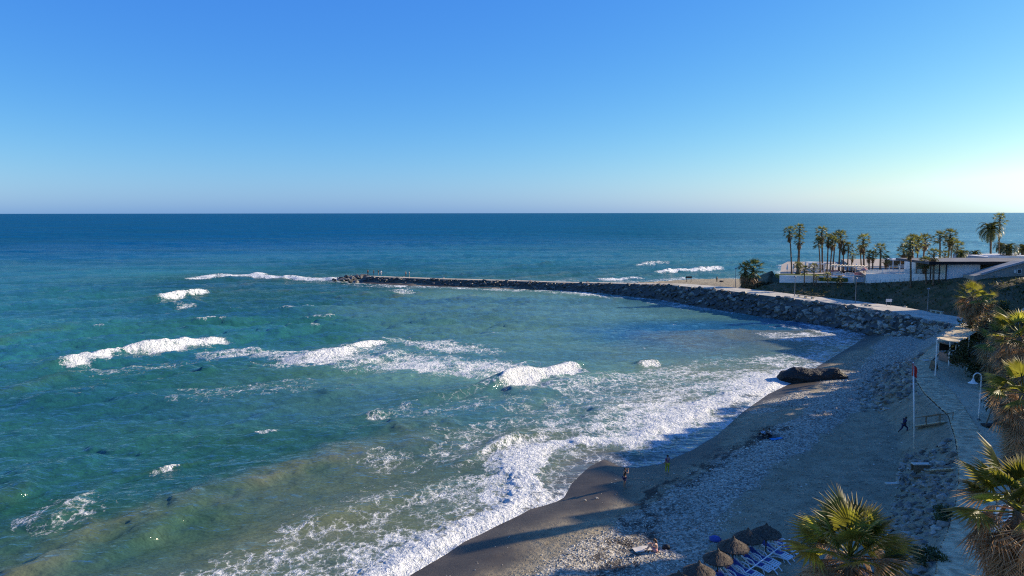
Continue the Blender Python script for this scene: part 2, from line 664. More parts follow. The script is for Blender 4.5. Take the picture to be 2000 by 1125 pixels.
# sunlit shingle near the seated woman and beside the black rock
for (qx, qy, zz, rr) in [(1230, 1095, 1.5, 5.5), (1190, 1125, 1.4, 5.0), (1530, 778, 0.9, 6.5), (1480, 800, 0.8, 4.0), (1640, 735, 1.0, 6.0)]:
    c = P(qx, qy, zz)
    peb = np.maximum(peb, 0.9 * (1 - sstep(rr * 0.5, rr, np.hypot(gxf - c.x, gyf - c.y) + n1)))
weed = np.clip((1 - sstep(0.6, 2.6, dW + n1 * 0.9)), 0, 1)
wetw = np.interp(gyf, [30, 62, 68, 80, 110], [7.5, 7.5, 3.5, 2.6, 3.5])
wetl = np.clip(1 - sstep(wetw * .3, wetw, inl + n1 * 1.0), 0, 1)
rocky = ((road_height(gxf, gyf) > z - 0.15) & (inl < 9)).astype(float)
prom = (dp < 0).astype(float)
attr(me, 'pebble', peb)
attr(me, 'weed', weed)
attr(me, 'wet', wetl)
attr(me, 'rocky', rocky)
attr(me, 'veg', np.where(on_emb | on_hill, 1.0, 0.0))
attr(me, 'prom', prom)

def beach_mat():
    m, n, l = newmat('beach ground')
    g = G(n, l)
    fine = g.noise(9.0, 5, 0.7)
    mid = g.noise(0.7, 4, 0.6)
    vor = n.new('ShaderNodeTexVoronoi')
    vor.inputs['Scale'].default_value = 5.5
    l.new(g.co.outputs['Position'], vor.inputs['Vector'])
    sand = g.mix(g.ramp(mid, 0.3, 0.7), (0.25, 0.205, 0.13), (0.36, 0.30, 0.195))
    sand = g.mix(g.ramp(fine, 0.52, 0.75), sand, (0.15, 0.125, 0.085))
    sand = g.mix(g.ramp(g.noise(14, 2, 0.6), 0.66, 0.74), sand, (0.33, 0.31, 0.28))
    steps = g.ramp(g.noise(2.4, 3, 0.6, dist=1.2), 0.60, 0.68)
    tracks = g.ramp(g.noise(0.28, 4, 0.6), 0.45, 0.62)
    sand = g.mix(g.math('MULTIPLY', g.math('MULTIPLY', steps, tracks), 0.6), sand, (0.11, 0.09, 0.062))
    pe = g.mix(g.ramp(vor.outputs['Color'], 0.1, 0.9), (0.17, 0.15, 0.115), (0.52, 0.47, 0.37))
    pf = g.ramp(g.math('ADD', g.attr('pebble'), g.math('MULTIPLY', g.math('SUBTRACT', g.noise(2.2, 4, 0.7), 0.5), 0.9)), 0.35, 0.7)
    c = g.mix(pf, sand, pe)
    wf = g.attr('wet')
    c = g.mix(wf, c, g.mix(g.ramp(g.noise(0.35, 3), 0.35, 0.7), (0.065, 0.052, 0.036), (0.10, 0.08, 0.055)))
    wd = g.ramp(g.math('ADD', g.attr('weed'), g.math('MULTIPLY', g.math('SUBTRACT', g.noise(1.1, 6, 0.72, stretch=(1, 0.5, 1), rot=0.6), 0.5), 2.2)), 0.85, 1.15)
    c = g.mix(g.math('MULTIPLY', wd, 0.85), c, (0.03, 0.022, 0.018))
    c = g.mix(g.attr('rocky'), c, (0.085, 0.078, 0.065))
    vg = g.mix(g.ramp(g.noise(0.35, 5, 0.65), 0.35, 0.65), (0.15, 0.115, 0.065), (0.07, 0.075, 0.03))
    c = g.mix(g.attr('veg'), c, vg)
    c = g.mix(g.attr('prom'), c, g.mix(g.ramp(g.noise(0.5, 5), 0.3, 0.7), (0.50, 0.40, 0.26), (0.60, 0.49, 0.32)))
    rough = g.ramp(wf, 0, 1, 0.9, 0.55)
    bh = g.math('ADD', g.math('SUBTRACT', g.noise(1.3, 4, 0.65), g.math('MULTIPLY', steps, 0.4)), g.math('MULTIPLY', vor.outputs['Distance'], g.math('MULTIPLY', pf, 0.35)))
    bstr = g.math('MULTIPLY', bh, g.ramp(wf, 0, 1, 1.0, 0.12))
    p = g.pbsdf(c, rough, g.bump(bstr, 0.22), 0.22)
    g.out(p.outputs[0])
    return m
beach = struct(link('beach', me, beach_mat()))

# ------------------------------------------------------------------ sea
def ocean_tile(N, L, wdir, V, seed, lmin, spread=4):
    r = np.random.default_rng(seed)
    k1 = np.fft.fftfreq(N, L / N) * 2 * np.pi
    kx, ky = np.meshgrid(k1, k1, indexing='ij')
    k = np.hypot(kx, ky)
    k[0, 0] = 1e-6
    Lw = V * V / 9.81
    cosw = (kx * wdir[0] + ky * wdir[1]) / k
    Pw = np.exp(-1 / (k * Lw) ** 2) / k ** 4 * np.abs(cosw) ** spread * np.exp(-(k * lmin) ** 2)
    Pw[0, 0] = 0
    a = np.sqrt(Pw) * (r.normal(size=(N, N)) + 1j * r.normal(size=(N, N)))
    h = np.real(np.fft.ifft2(a))
    dx = np.real(np.fft.ifft2(-1j * kx / k * a))
    dy = np.real(np.fft.ifft2(-1j * ky / k * a))
    sd = h.std()
    return h / sd, dx / sd, dy / sd

WD = np.array((0.80, -0.60))
TA = ocean_tile(256, 170.0, (0.5, -0.866), 4.8, 21, 0.7, 6)
TB = ocean_tile(256, 41.0, (0.2, -0.98), 2.4, 22, 0.16, 4)
TC = ocean_tile(256, 420.0, (0.4, -0.9), 8.0, 23, 3.0, 8)

az = np.linspace(R(-46), R(50), 1130)
depr = np.concatenate([np.arange(R(34.5), R(1.0), -R(0.046))])
rr = CAMH / np.tan(depr)
rfar = np.geomspace(rr[-1], 42000, 46)[1:]
rr = np.concatenate([rr, rfar])
A2, R2 = np.meshgrid(az, rr)
sx = (np.sin(A2) * R2).ravel()
sy = (np.cos(A2) * R2).ravel()
r_ = R2.ravel()
near = r_ < 420
s = np.full(sx.shape, 500.0)
s[near] = shore(sx[near], sy[near])
s[~near] = np.minimum(500.0, r_[~near] - 200)
fA = 1 - sstep(650, 1600, r_)
fB = 1 - sstep(170, 420, r_)
fC = 1 - sstep(1500, 4500, r_)
calm = 1 - 0.55 * sstep(-5, 25, sx) * sstep(105, 135, sy) * (1 - sstep(170, 215, sy)) * (r_ < 420)
shal = sstep(1.0, 30, s)
hA = samp(TA[0], sx, sy, 170.0)
hB = samp(TB[0], sx, sy, 41.0)
hC = samp(TC[0], sx, sy, 420.0)
gate = np.clip(0.75 + 0.35 * samp(NT, sx, sy, 210), 0.25, 1.5)
aA, aB, aC = 0.28 * gate, 0.13 * np.clip(gate, .6, 1.3), 0.20
H = (aA * hA * fA + aB * hB * fB + aC * hC * fC) * shal * calm
chop = 0.8
DX = chop * (aA * samp(TA[1], sx, sy, 170.0) * fA + aB * samp(TB[1], sx, sy, 41.0) * fB) * shal * calm
DY = chop * (aA * samp(TA[2], sx, sy, 170.0) * fA + aB * samp(TB[2], sx, sy, 41.0) * fB) * shal * calm
# near-shore swell ridges
warp = samp(NT, sx, sy, 120) * 3.0 + samp(NT, sx, sy, 60) * 0.8
ph = (sx * WD[0] + sy * WD[1] + warp) / 15.0
swg = np.clip(0.4 + 0.9 * samp(NT2, sx, sy, 260, 0.4), 0, 1.3)
sw = (np.exp(1.7 * (np.sin(2 * np.pi * ph) - 1)) - 0.28)
near_sw = sstep(5, 20, s) * (1 - sstep(110, 260, s)) * calm * (r_ < 300)
SW = 0.60 * sw * swg * near_sw
H = H + SW
foam = np.zeros_like(sx)
lump = np.zeros_like(sx)
crestm = np.zeros_like(sx)

def uv_seg(a, b):
    a, b = Vector(a[:2]), Vector(b[:2])
    d = b - a
    L = d.length
    d /= L
    nrm = Vector((d.y, -d.x))          # towards the right/near side: where the wave goes
    u = (sx - a.x) * d.x + (sy - a.y) * d.y
    v = (sx - a.x) * nrm.x + (sy - a.y) * nrm.y
    return u, v, L

def breaker(p0, p1, h, w, fo=1.0, trail=5.0, shoulder=6.0, bend=0.0, tail=0.5):
    """a wave crest from p0 to p1 (photo pixels) breaking towards the shore"""
    global H, foam, lump, crestm
    a, b = P(*p0, h * 0.6), P(*p1, h * 0.6)
    u, v, L = uv_seg(a, b)
    t = u / L
    v = v + bend * L * (4 * t * (1 - t)) + 0.5 * samp(NTS, sx, sy, 22)
    env = sstep(-shoulder, shoulder * 0.3, u) * (1 - sstep(L - shoulder * 0.3, L + shoulder, u))
    env = env * (1 + 0.2 * samp(NTS, sx, sy, 16))
    back = np.exp(-(np.minimum(v, 0) / (w * 1.7)) ** 2)
    front = np.exp(-(np.maximum(v, 0) / (w * 0.75)) ** 2)
    H = H * (1 - 0.5 * env * back * front) + h * env * back * front
    crestm = np.maximum(crestm, env * back * front)
    rag = np.maximum(0.68, 0.88 + 0.15 * samp(NT2, sx, sy, 9, .5) + 0.10 * samp(NT, sx, sy, 14))
    vj = v + 0.55 * samp(NT, sx, sy, 9.0)
    fe = sstep(-1.0, 2.6, u) * (1 - sstep(L - 2.6, L + 1.0, u))
    if fo > 0:
        ff = fe ** .5 * (sstep(-w * 0.45, -w * 0.02, v) * (1 - sstep(w * 0.7, w * 1.9, vj))) * fo * rag
        lump = np.maximum(lump, ff * h)
        tr = fe * (1 - sstep(0, trail, -v)) * (v < 0) * tail * fo * rag
        foam = np.maximum(foam, np.maximum(ff, tr))

breaker((118, 702), (432, 655), 1.5, 1.7, 1.25, 3.0, 10, 0.0, 0.35)
breaker((302, 580), (400, 566), 1.5, 2.2, 1.1, 2.0, 26, 0.0, 0.35)
breaker((362, 541), (520, 534), 1.0, 2.4, 1.15, 3.5, 10, 0.0, 0.6)
breaker((500, 537), (668, 547), 0.8, 2.4, 1.1, 3.0, 8, 0.0, 0.5)
breaker((982, 743), (1117, 706), 1.45, 1.5, 1.25, 3.0, 9, 0.0, 0.55)
breaker((682, 676), (756, 665), 0.9, 1.3, 1.15, 2.0, 6, 0.0, 0.6)
breaker((585, 698), (694, 684), 1.0, 1.6, 1.2, 3.0, 5, 0.0, 0.6)
breaker((1248, 709), (1286, 705), 0.55, 0.9, 1.2, 1.0, 1.5)
breaker((712, 806), (742, 801), 0.5, 0.7, 1.1, 0.5, 4)
breaker((300, 916), (360, 905), 0.35, 0.28, 0.9, 0.2, 6)
breaker((1276, 530), (1408, 521), 1.1, 2.2, 1.15, 3.0, 8, 0.0, 0.4)
breaker((1165, 545), (1252, 542), 0.8, 2.0, 1.0, 2.0, 6)
breaker((1235, 516), (1300, 510), 1.0, 2.6, 0.55, 1.5, 16)
breaker((1010, 520), (1080, 513), 1.2, 3.0, 0.0, 1.0, 16)
breaker((1290, 548), (1340, 543), 0.5, 1.6, 0.9, 3.0, 4)
breaker((930, 890), (1020, 855), 0.55, 0.9, 0.75, 0.8, 6, 0.0, 0.3)
breaker((1010, 862), (1110, 845), 0.5, 0.9, 0.0, 0.8, 6)
breaker((110, 1000), (165, 960), 0.5, 0.9, 0.62, 0.8, 6, 0.0, 0.3)
breaker((250, 1050), (455, 955), 0.5, 1.5, 0.0, 1.0, 6)
breaker((550, 905), (770, 865), 0.55, 1.4, 0.0, 1.0, 6)
breaker((620, 1015), (800, 955), 0.5, 1.4, 0.0, 1.0, 6)
breaker((830, 770), (985, 742), 0.9, 1.6, 0.18, 1.0, 6)
breaker((0, 665), (110, 640), 0.8, 2.5, 0.0, 1.0, 10)
breaker((0, 770), (120, 735), 0.8, 2.0, 0.0, 1.0, 10)

def patch(p0, p1, rad, val):
    global foam
    a, b = P(*p0, 0), P(*p1, 0)
    d, _ = seg_dist(sx, sy, [(a.x, a.y), (b.x, b.y)])
    e = val * (1 - sstep(rad * 0.25, rad * 1.2, d + 1.2 * samp(NT2, sx, sy, 40))) * (1 + 0.22 * np.clip(samp(NT, sx * .5, sy, 17), -1.5, 1.2))
    foam = np.maximum(foam, e)

patch((430, 690), (640, 695), 6, 0.58)
patch((590, 706), (860, 715), 6.5, 0.62)
patch((700, 690), (960, 720), 7, 0.55)
patch((780, 668), (960, 690), 5, 0.46)
patch((900, 705), (1000, 715), 4, 0.42)
patch((200, 725), (360, 712), 4, 0.30)
patch((1000, 752), (1110, 758), 2.5, 0.56)
patch((600, 690), (760, 712), 5, 0.66)
patch((1125, 738), (1290, 735), 4.5, 0.50)
patch((1100, 800), (1330, 760), 6, 0.40)
patch((1150, 760), (1420, 700), 4, 0.32)
patch((1330, 730), (1500, 735), 5, 0.48)
patch((1420, 735), (1520, 755), 5, 0.60)
patch((1500, 705), (1625, 697), 5, 0.66)
patch((1560, 660), (1650, 672), 6, 0.55)
patch((1600, 640), (1655, 660), 4, 0.50)
patch((1200, 575), (1330, 590), 3.0, 0.68)
patch((1330, 592), (1500, 616), 1.6, 0.62)
patch((900, 563), (1200, 573), 1.3, 0.56)
patch((780, 558), (900, 563), 1.5, 0.60)
patch((1290, 583), (1335, 594), 4.0, 0.80)
patch((1110, 572), (1220, 582), 2.2, 0.55)
patch((1330, 600), (1470, 615), 2.0, 0.52)
patch((1480, 618), (1580, 632), 2.5, 0.58)
patch((655, 547), (780, 560), 3.0, 0.70)
patch((560, 541), (690, 550), 3.0, 0.62)
patch((900, 564), (1010, 570), 1.6, 0.45)
patch((325, 590), (360, 596), 3, 0.50)
patch((770, 570), (795, 572), 2, 0.5)
patch((780, 800), (1000, 790), 5, 0.22)
patch((640, 1020), (900, 960), 4, 0.20)
patch((760, 905), (980, 870), 4, 0.24)
patch((400, 770), (560, 750), 5, 0.16)
patch((100, 1020), (150, 985), 2, 0.34)
patch((1300, 553), (1450, 548), 4.0, 0.8)
patch((1450, 548), (1540, 545), 6.0, 0.8)
patch((1540, 545), (1540, 520), 6.0, 0.6)
patch((1700, 515), (1990, 498), 16.0, 0.60)
# lace of foam that the shore break leaves
ns = samp(NT, sx, sy, 60) * 2.2 + samp(NT2, sx, sy, 18) * 0.8
on_beach_side = np.where((sy < 118), 1.0, 0.45)
wsh = np.interp(sy, [30, 50, 62, 75, 90, 105, 125], [15, 13, 11, 13, 15, 12, 8])
lace = (0.56 + 0.13 * samp(NT, sx, sy, 26, .8)) * (1 - sstep(wsh * 0.4, wsh * 1.5, s + ns)) * on_beach_side
rid = np.sin((s + ns * 0.9 + 1.5 * samp(NTS, sx, sy, 45)) * 2 * np.pi / 5.2)
lace = lace + 0.16 * rid * (lace > 0.05)
foam = np.maximum(foam, np.where(s > -3, lace, 0))
bore_c = np.interp(sy, [30, 50, 60, 66, 72, 80, 90, 100], [2.2, 2.0, 2.4, 6.0, 6.5, 4.0, 3.5, 3.0])
bore_w = np.interp(sy, [30, 50, 60, 72, 90], [2.0, 1.9, 2.0, 2.6, 2.6]) * (1 + .25 * samp(NT, sx, sy, 18))
bore = np.exp(-((s + ns * 0.35 - bore_c) / bore_w) ** 2) * (sy < 112) * sstep(-12, -6, sx - 0 * sy + 40)
foam = np.maximum(foam, (1.08 + .12 * samp(NT2, sx, sy, 7)) * bore * (s > -1))
lump = np.maximum(lump, bore * 0.5)
edge = (1 - sstep(0.3, 0.9, s)) * (sy < 118) * (s > -2) * 0.62
filmz = ((sy > 62) & (sy < 80) & (s < bore_c - bore_w))
foam = np.where(filmz, np.minimum(foam, 0.30), foam)
foam = np.maximum(foam, np.where(filmz, edge * 0.5, edge))
foam = np.where((sy > 108) & (sx > 44) & (s < 6), np.minimum(foam, 0.42), foam)
cap = (hA * fA + 0.5 * hB * fB) > 3.1
foam = np.maximum(foam, np.where(cap & (r_ < 260), 0.45, 0))
H = H + 0.33 * bore * (s > 0)
H = H + np.clip(lump, 0, 1.0) * (0.08 * samp(NTS, sx, sy, 7.0) + 0.07 * samp(NT, sx, sy, 4.0) * (r_ < 220))
Z = H * sstep(0, 1.5, s) + 0.25 * (1 - sstep(0, 16, s)) + np.minimum(s, 0) * 0.35 + 0.03
Z = np.maximum(Z, -1.5)
nzs = samp(NT, sx, sy, 110)
murk = (1 - sstep(2, 40, s + nzs * 8)) * 0.85 * (sy < 150)
murk = np.clip(murk + 0.55 * np.clip(sw * swg, 0, 1.2) * near_sw * (1 - sstep(20, 58, s + nzs * 8)), 0, 1)
lift = np.clip(crestm, 0, 1)
deep = sstep(150, 620, r_ + samp(NT, np.minimum(sx, 2e4), np.minimum(sy, 2e4), 900) * 45)
deep = deep * np.clip(1.0 - 0.55 * sstep(-100, 260, sx * 300 / np.maximum(r_, 300)), 0, 1)
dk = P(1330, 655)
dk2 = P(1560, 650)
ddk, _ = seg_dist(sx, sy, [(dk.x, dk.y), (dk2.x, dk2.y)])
deep = np.maximum(deep, 0.85 * (1 - sstep(5, 24, ddk + nzs * 4)) * (r_ < 250))  # darker look of wind ripples in the bay painted into the colour, not depth
green = 1 - sstep(35, 125, s + nzs * 10)
nrow, ncol = A2.shape
idx = np.arange(nrow * ncol).reshape(nrow, ncol)
faces = np.stack([idx[:-1, :-1], idx[1:, :-1], idx[1:, 1:], idx[:-1, 1:]], -1).reshape(-1, 4)
faces = faces[s[faces].max(1) > -1.5]
me = fast_mesh('sea', np.stack([sx + DX, sy + DY, Z], 1), faces[:, ::-1])
attr(me, 'foam', np.clip(foam, 0, 1.3))
attr(me, 'murk', murk)
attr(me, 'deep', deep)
attr(me, 'green', green)
attr(me, 'lift', lift)
attr(me, 'milk', np.clip(sstep(-55, 5, sx + nzs * 8) * (1 - sstep(225, 300, r_)) * sstep(60, 100, r_ + sx * .5) * 0.9, 0, 1))
attr(me, 'pale', 0.75 * sstep(180, 320, r_) * sstep(0.15, 0.62, sx / np.maximum(r_, 1)))  # mask for sun-side glare painted onto the far water at the right
attr(me, 'film', np.clip(1 - sstep(0.4, 4.5, s), 0, 1) * (sy < 150))
attr(me, 'range', r_)

def sea_mat():
    m, n, l = newmat('sea water')
    g = G(n, l)
    rot = math.atan2(WD[1], WD[0])
    # body colour
    c = g.mix(g.attr('green'), (0.030, 0.185, 0.180), (0.018, 0.086, 0.050))
    c = g.mix(g.attr('milk'), c, (0.118, 0.245, 0.200))
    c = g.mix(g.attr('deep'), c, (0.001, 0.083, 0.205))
    c = g.mix(g.attr('pale'), c, (0.13, 0.33, 0.41))  # sun-side glare painted into the water colour
    band = g.ramp(g.noise(0.012, 9, 0.68, stretch=(0.25, 1.6, 1)), 0.38, 0.62, 0.0, 0.55)
    c = g.mix(band, c, (0.008, 0.075, 0.115))
    c = g.mix(g.math('MULTIPLY', g.attr('lift'), 0.55), c, (0.034, 0.098, 0.062))
    mk = g.math('MULTIPLY', g.attr('murk'), g.ramp(g.noise(0.07, 3, 0.5, stretch=(1, 0.6, 1), rot=-0.6), 0.3, 0.7, 0.35, 0.9))
    c = g.mix(mk, c, (0.185, 0.185, 0.100))
    c = g.mix(g.math('MULTIPLY', g.attr('film'), 0.8), c, (0.10, 0.095, 0.08))
    # ripples (heights in metres)
    rg = g.attr('range')
    w1 = g.noise(0.60, 4, 0.58, stretch=(0.42, 1.0, 1), rot=-0.12)
    w2 = g.noise(2.3, 3, 0.6, stretch=(0.5, 1.0, 1), rot=0.25)
    w0 = g.noise(0.13, 5, 0.62, stretch=(0.35, 1.0, 1), rot=-0.1)
    h = g.math('ADD', g.math('MULTIPLY', w1, 0.95), g.math('MULTIPLY', w2, 0.13))
    h = g.math('MULTIPLY', h, g.ramp(g.attr('film'), 0, 1, 1.0, 0.15))
    h = g.math('ADD', h, g.math('MULTIPLY', w0, g.ramp(rg, 120, 900, 0.6, 5.0)))
    nor = g.bump(h, 1.0)
    gust = g.noise(0.035, 8, 0.72, stretch=(0.22, 1.5, 1), rot=-0.06)
    # light coming up out of the water barely depends on the ripples; the mirror on top of it does
    up = n.new('ShaderNodeVectorMath')
    up.operation = 'MULTIPLY_ADD'
    l.new(nor, up.inputs[0])
    up.inputs[1].default_value = (0.40, 0.40, 0.40)
    up.inputs[2].default_value = (0, 0, 0.60)
    un = n.new('ShaderNodeVectorMath')
    un.operation = 'NORMALIZE'
    l.new(up.outputs[0], un.inputs[0])
    body = n.new('ShaderNodeBsdfDiffuse')
    l.new(c, body.inputs['Color'])
    l.new(un.outputs[0], body.inputs['Normal'])
    gl = n.new('ShaderNodeBsdfGlossy')
    g.set(gl.inputs['Roughness'], g.ramp(rg, 60, 900, 0.08, 0.24))
    l.new(nor, gl.inputs['Normal'])
    fr = n.new('ShaderNodeFresnel')
    fr.inputs['IOR'].default_value = 1.333
    l.new(nor, fr.inputs['Normal'])
    k_ = g.math('MULTIPLY', g.math('ADD', g.ramp(rg, 120, 900, 1.05, 0.17), g.math('MULTIPLY', g.attr('pale'), 0.62)), g.ramp(gust, 0.36, 0.64, 0.5, 1.5))  # mirror also raised at the right for the sun-side glare
    fac = g.math('MINIMUM', g.math('MULTIPLY', fr.outputs[0], k_), 0.5)
    water = n.new('ShaderNodeMixShader')
    l.new(fac, water.inputs[0])
    l.new(body.outputs[0], water.inputs[1])
    l.new(gl.outputs[0], water.inputs[2])
    # foam
    v1 = n.new('ShaderNodeTexVoronoi')
    v1.feature = 'DISTANCE_TO_EDGE'
    wv = n.new('ShaderNodeVectorMath')
    wv.operation = 'ADD'
    nt = n.new('ShaderNodeTexNoise')
    nt.inputs['Scale'].default_value = 0.9
    nt.inputs['Detail'].default_value = 3
    l.new(g.co.outputs['Position'], nt.inputs['Vector'])
    mp = n.new('ShaderNodeMapping')
    mp.inputs['Rotation'].default_value = (0, 0, -rot)
    mp.inputs['Scale'].default_value = (1.0, 0.6, 1.0)
    l.new(g.co.outputs['Position'], mp.inputs[0])
    l.new(mp.outputs[0], wv.inputs[0])
    l.new(nt.outputs['Color'], wv.inputs[1])
    v1.inputs['Scale'].default_value = 0.95
    l.new(wv.outputs[0], v1.inputs['Vector'])
    lace_ = g.ramp(v1.outputs['Distance'], 0.0, 0.28, 0.30, 0.0)
    v2 = n.new('ShaderNodeTexVoronoi')
    v2.feature = 'DISTANCE_TO_EDGE'
    v2.inputs['Scale'].default_value = 2.6
    l.new(wv.outputs[0], v2.inputs['Vector'])
    lace2 = g.ramp(v2.outputs['Distance'], 0.0, 0.22, 0.26, 0.0)
    nb = g.noise(0.5, 6, 0.68, stretch=(0.6, 1, 1), rot=-0.7)
    tot = g.math('ADD', g.math('ADD', g.attr('foam'), g.math('MULTIPLY', g.math('SUBTRACT', nb, 0.5), 1.55)), g.math('ADD', lace_, lace2))
    tot = g.math('MULTIPLY', tot, g.ramp(g.attr('foam'), 0.02, 0.14))
    tot = g.math('ADD', tot, g.math('MULTIPLY', g.math('SUBTRACT', g.noise(2.6, 5, 0.7, dist=0.6), 0.5), 0.75))
    tot = g.math('MULTIPLY', tot, g.ramp(g.attr('foam'), 0.02, 0.14))
    ff = g.ramp(tot, 0.48, 1.16)
    fb = g.noise(3.0, 4, 0.7)
    fcol = g.mix(g.ramp(fb, 0.3, 0.62), (0.48, 0.53, 0.55), (0.85, 0.86, 0.85))
    fm = g.pbsdf(fcol, 0.85, g.bump(g.math('ADD', fb, g.noise(0.9, 3)), 0.6), 0.2)
    mx = n.new('ShaderNodeMixShader')
    l.new(ff, mx.inputs[0])
    l.new(water.outputs[0], mx.inputs[1])
    l.new(fm.outputs[0], mx.inputs[2])
    g.out(mx.outputs[0])
    return m
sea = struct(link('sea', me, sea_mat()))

# ------------------------------------------------------------------ paths, decks and large structure
def sheet(name, left, right, zs, m, lift=0.004, steps=6):
    vs, fs = [], []
    L = []
    for i in range(len(left) - 1):
        for k in range(steps):
            t = k / steps
            L.append((left[i] * (1 - t) + left[i + 1] * t, right[i] * (1 - t) + right[i + 1] * t, zs[i] * (1 - t) + zs[i + 1] * t))
    L.append((left[-1], right[-1], zs[-1]))
    for a, b, zz in L:
        vs += [(a.x, a.y, zz + lift), (b.x, b.y, zz + lift), (b.x, b.y, zz - 0.5), (a.x, a.y, zz - 0.5)]
    for i in range(len(L) - 1):
        q = i * 4
        for e in range(4):
            fs.append((q + e, q + (e + 1) % 4, q + 4 + (e + 1) % 4, q + 4 + e))
    mb = MB()
    mb.add(vs, fs)
    return struct(mb.build(name, m))

sheet('road', road_n[:9], road_f[:9], [z_ + 0.02 for z_ in road_z[:9]], M_concrete)
jl = [p.copy() for p in road_n[8:]]
jr = [p.copy() for p in road_f[8:]]
sheet('jetty_path', jl, jr, [z_ + 0.06 for z_ in road_z[8:]], M_path)

# terrace floors behind the club wall
ZT1, ZT2 = 7.75, 8.75
tb = MB()
w0, w1, w2 = WALL[0], WALL[1], WALL[2]
tb.prism([(w0.x + .1, w0.y + .3), (w1.x, w1.y + .3), (w1.x + 22, 246), (91.5, 247), (84.5, 233)], 5.2, ZT1)
struct(tb.build('terrace_floor', M_brick))
tb = MB()
tb.prism([(w1.x + .02, w1.y + .3), (w2.x + .1, w2.y + .3), (140, 165.5), (140, 246), (w1.x + 22.02, 246)], 5.2, ZT2 - .05)
struct(tb.build('terrace_floor', M_brick))
lw = MB()
lw.prism([(w0.x + .6, w0.y + .6), (w1.x - 4, w1.y + .7), (w1.x - 6, w1.y + 4.5), (w0.x + 14, w0.y + 8), (w0.x + 2, w0.y + 9)], 7.0, ZT1 + .10)
struct(lw.build('lawn', simple('lawn grass', (0.10, 0.13, 0.03), 0.95, 0.3, 1.2, 0.05, 20)))

# ------------------------------------------------------------------ palms
def fan_mesh(name, n, Lp, Lb, spread, droop, sides, seedv, split=0.55, narrow=1.0, petw=0.022):
    """one fan leaf: petiole along +Y, pleated blade with split drooping tips"""
    r = random.Random(seedv)
    mb = MB()
    mb.tube([(0, 0, 0), (0, Lp * 0.5, -0.02 * Lp), (0, Lp, -0.06 * Lp)], [petw * 1.6, petw, petw * 0.8], 4, False)
    hx = Vector((0, Lp, -0.06 * Lp))
    def pt(ang, rad, k):
        x = math.sin(ang) * rad
        y = math.cos(ang) * rad
        zz = -droop * (rad / Lb) ** 2 * Lb * 0.5 - sides * abs(math.sin(ang)) * rad * 0.5 + k
        return hx + Vector((x, y, zz))
    for i in range(n):
        a0 = -spread + 2 * spread * i / n
        a1 = -spread + 2 * spread * (i + 1) / n
        am = (a0 + a1) / 2
        ln = Lb * (0.70 + 0.30 * math.cos(am * 0.55)) * r.uniform(0.9, 1.08)
        rs = ln * split
        pl = 0.35 * rs * (a1 - a0)
        w = narrow
        am0, am1 = am - (am - a0) * w, am + (a1 - am) * w
        L_, C_, R_ = pt(am0, rs, 0), pt(am, rs, pl), pt(am1, rs, 0)
        q = pt(am + r.uniform(-.07, .07), ln * 0.86, 0)
        tipd = r.uniform(0.15, 0.5) * droop * ln * 0.45
        T = q + Vector((math.sin(am) * ln * 0.12, math.cos(am) * ln * 0.12, -tipd))
        mb.add([hx, L_, C_, R_, T], [(0, 2, 1), (0, 3, 2), (1, 2, 4), (2, 3, 4)])
    me_ = mb.mesh(name)
    tips = [0.0] * len(mb.v)
    for i in range(n):
        b = len(mb.v) - 5 * (n - i)
        tips[b + 4] = 1.0
        q = r.uniform(0, .35)
        tips[b + 1] = tips[b + 2] = tips[b + 3] = q
    attr(me_, 'tip', tips)
    return me_

def frond_matrix(phi, el, roll=0.0, sc=1.0, pos=(0, 0, 0)):
    return (Matrix.Translation(pos) @ Matrix.Rotation(phi, 4, 'Z') @ Matrix.Rotation(el, 4, 'X') @ Matrix.Rotation(roll, 4, 'Y') @ Matrix.Scale(sc, 4))

def join_meshes(name, items, smooth=False):
    """items: list of (mesh, matrix)"""
    vs, fs = [], []
    b = 0
    for me_, M in items:
        for v in me_.vertices:
            vs.append(tuple(M @ v.co))
        for p in me_.polygons:
            fs.append(tuple(i + b for i in p.vertices))
        b += len(me_.vertices)
    me2 = bpy.data.meshes.new(name)
    me2.from_pydata(vs, [], fs)
    me2.update()
    return me2

FANS = [fan_mesh('frond', 24, 1.05, 1.05, R(118), 0.45, 0.35, 100 + i, 0.56) for i in range(3)]
FANS_D = [fan_mesh('dead_frond', 18, 0.95, 1.0, R(75), 0.9, 1.1, 200 + i, 0.42, 0.8) for i in range(3)]
for me_ in FANS:
    me_.materials.append(M_frond)
for me_ in FANS_D:
    me_.materials.append(M_dead)

def trunk_mb(h, r0, r1, lean=(0, 0), n=10, rings=10):
    mb = MB()
    pts, rad = [], []
    for i in range(rings + 1):
        t = i / rings
        pts.append((lean[0] * t * t, lean[1] * t * t, h * t))
        rad.append((r0 * 1.35 if i == 0 else r0 * (1 - t) + r1 * t) * random.uniform(0.95, 1.06))
    return mb.tube(pts, rad, n)

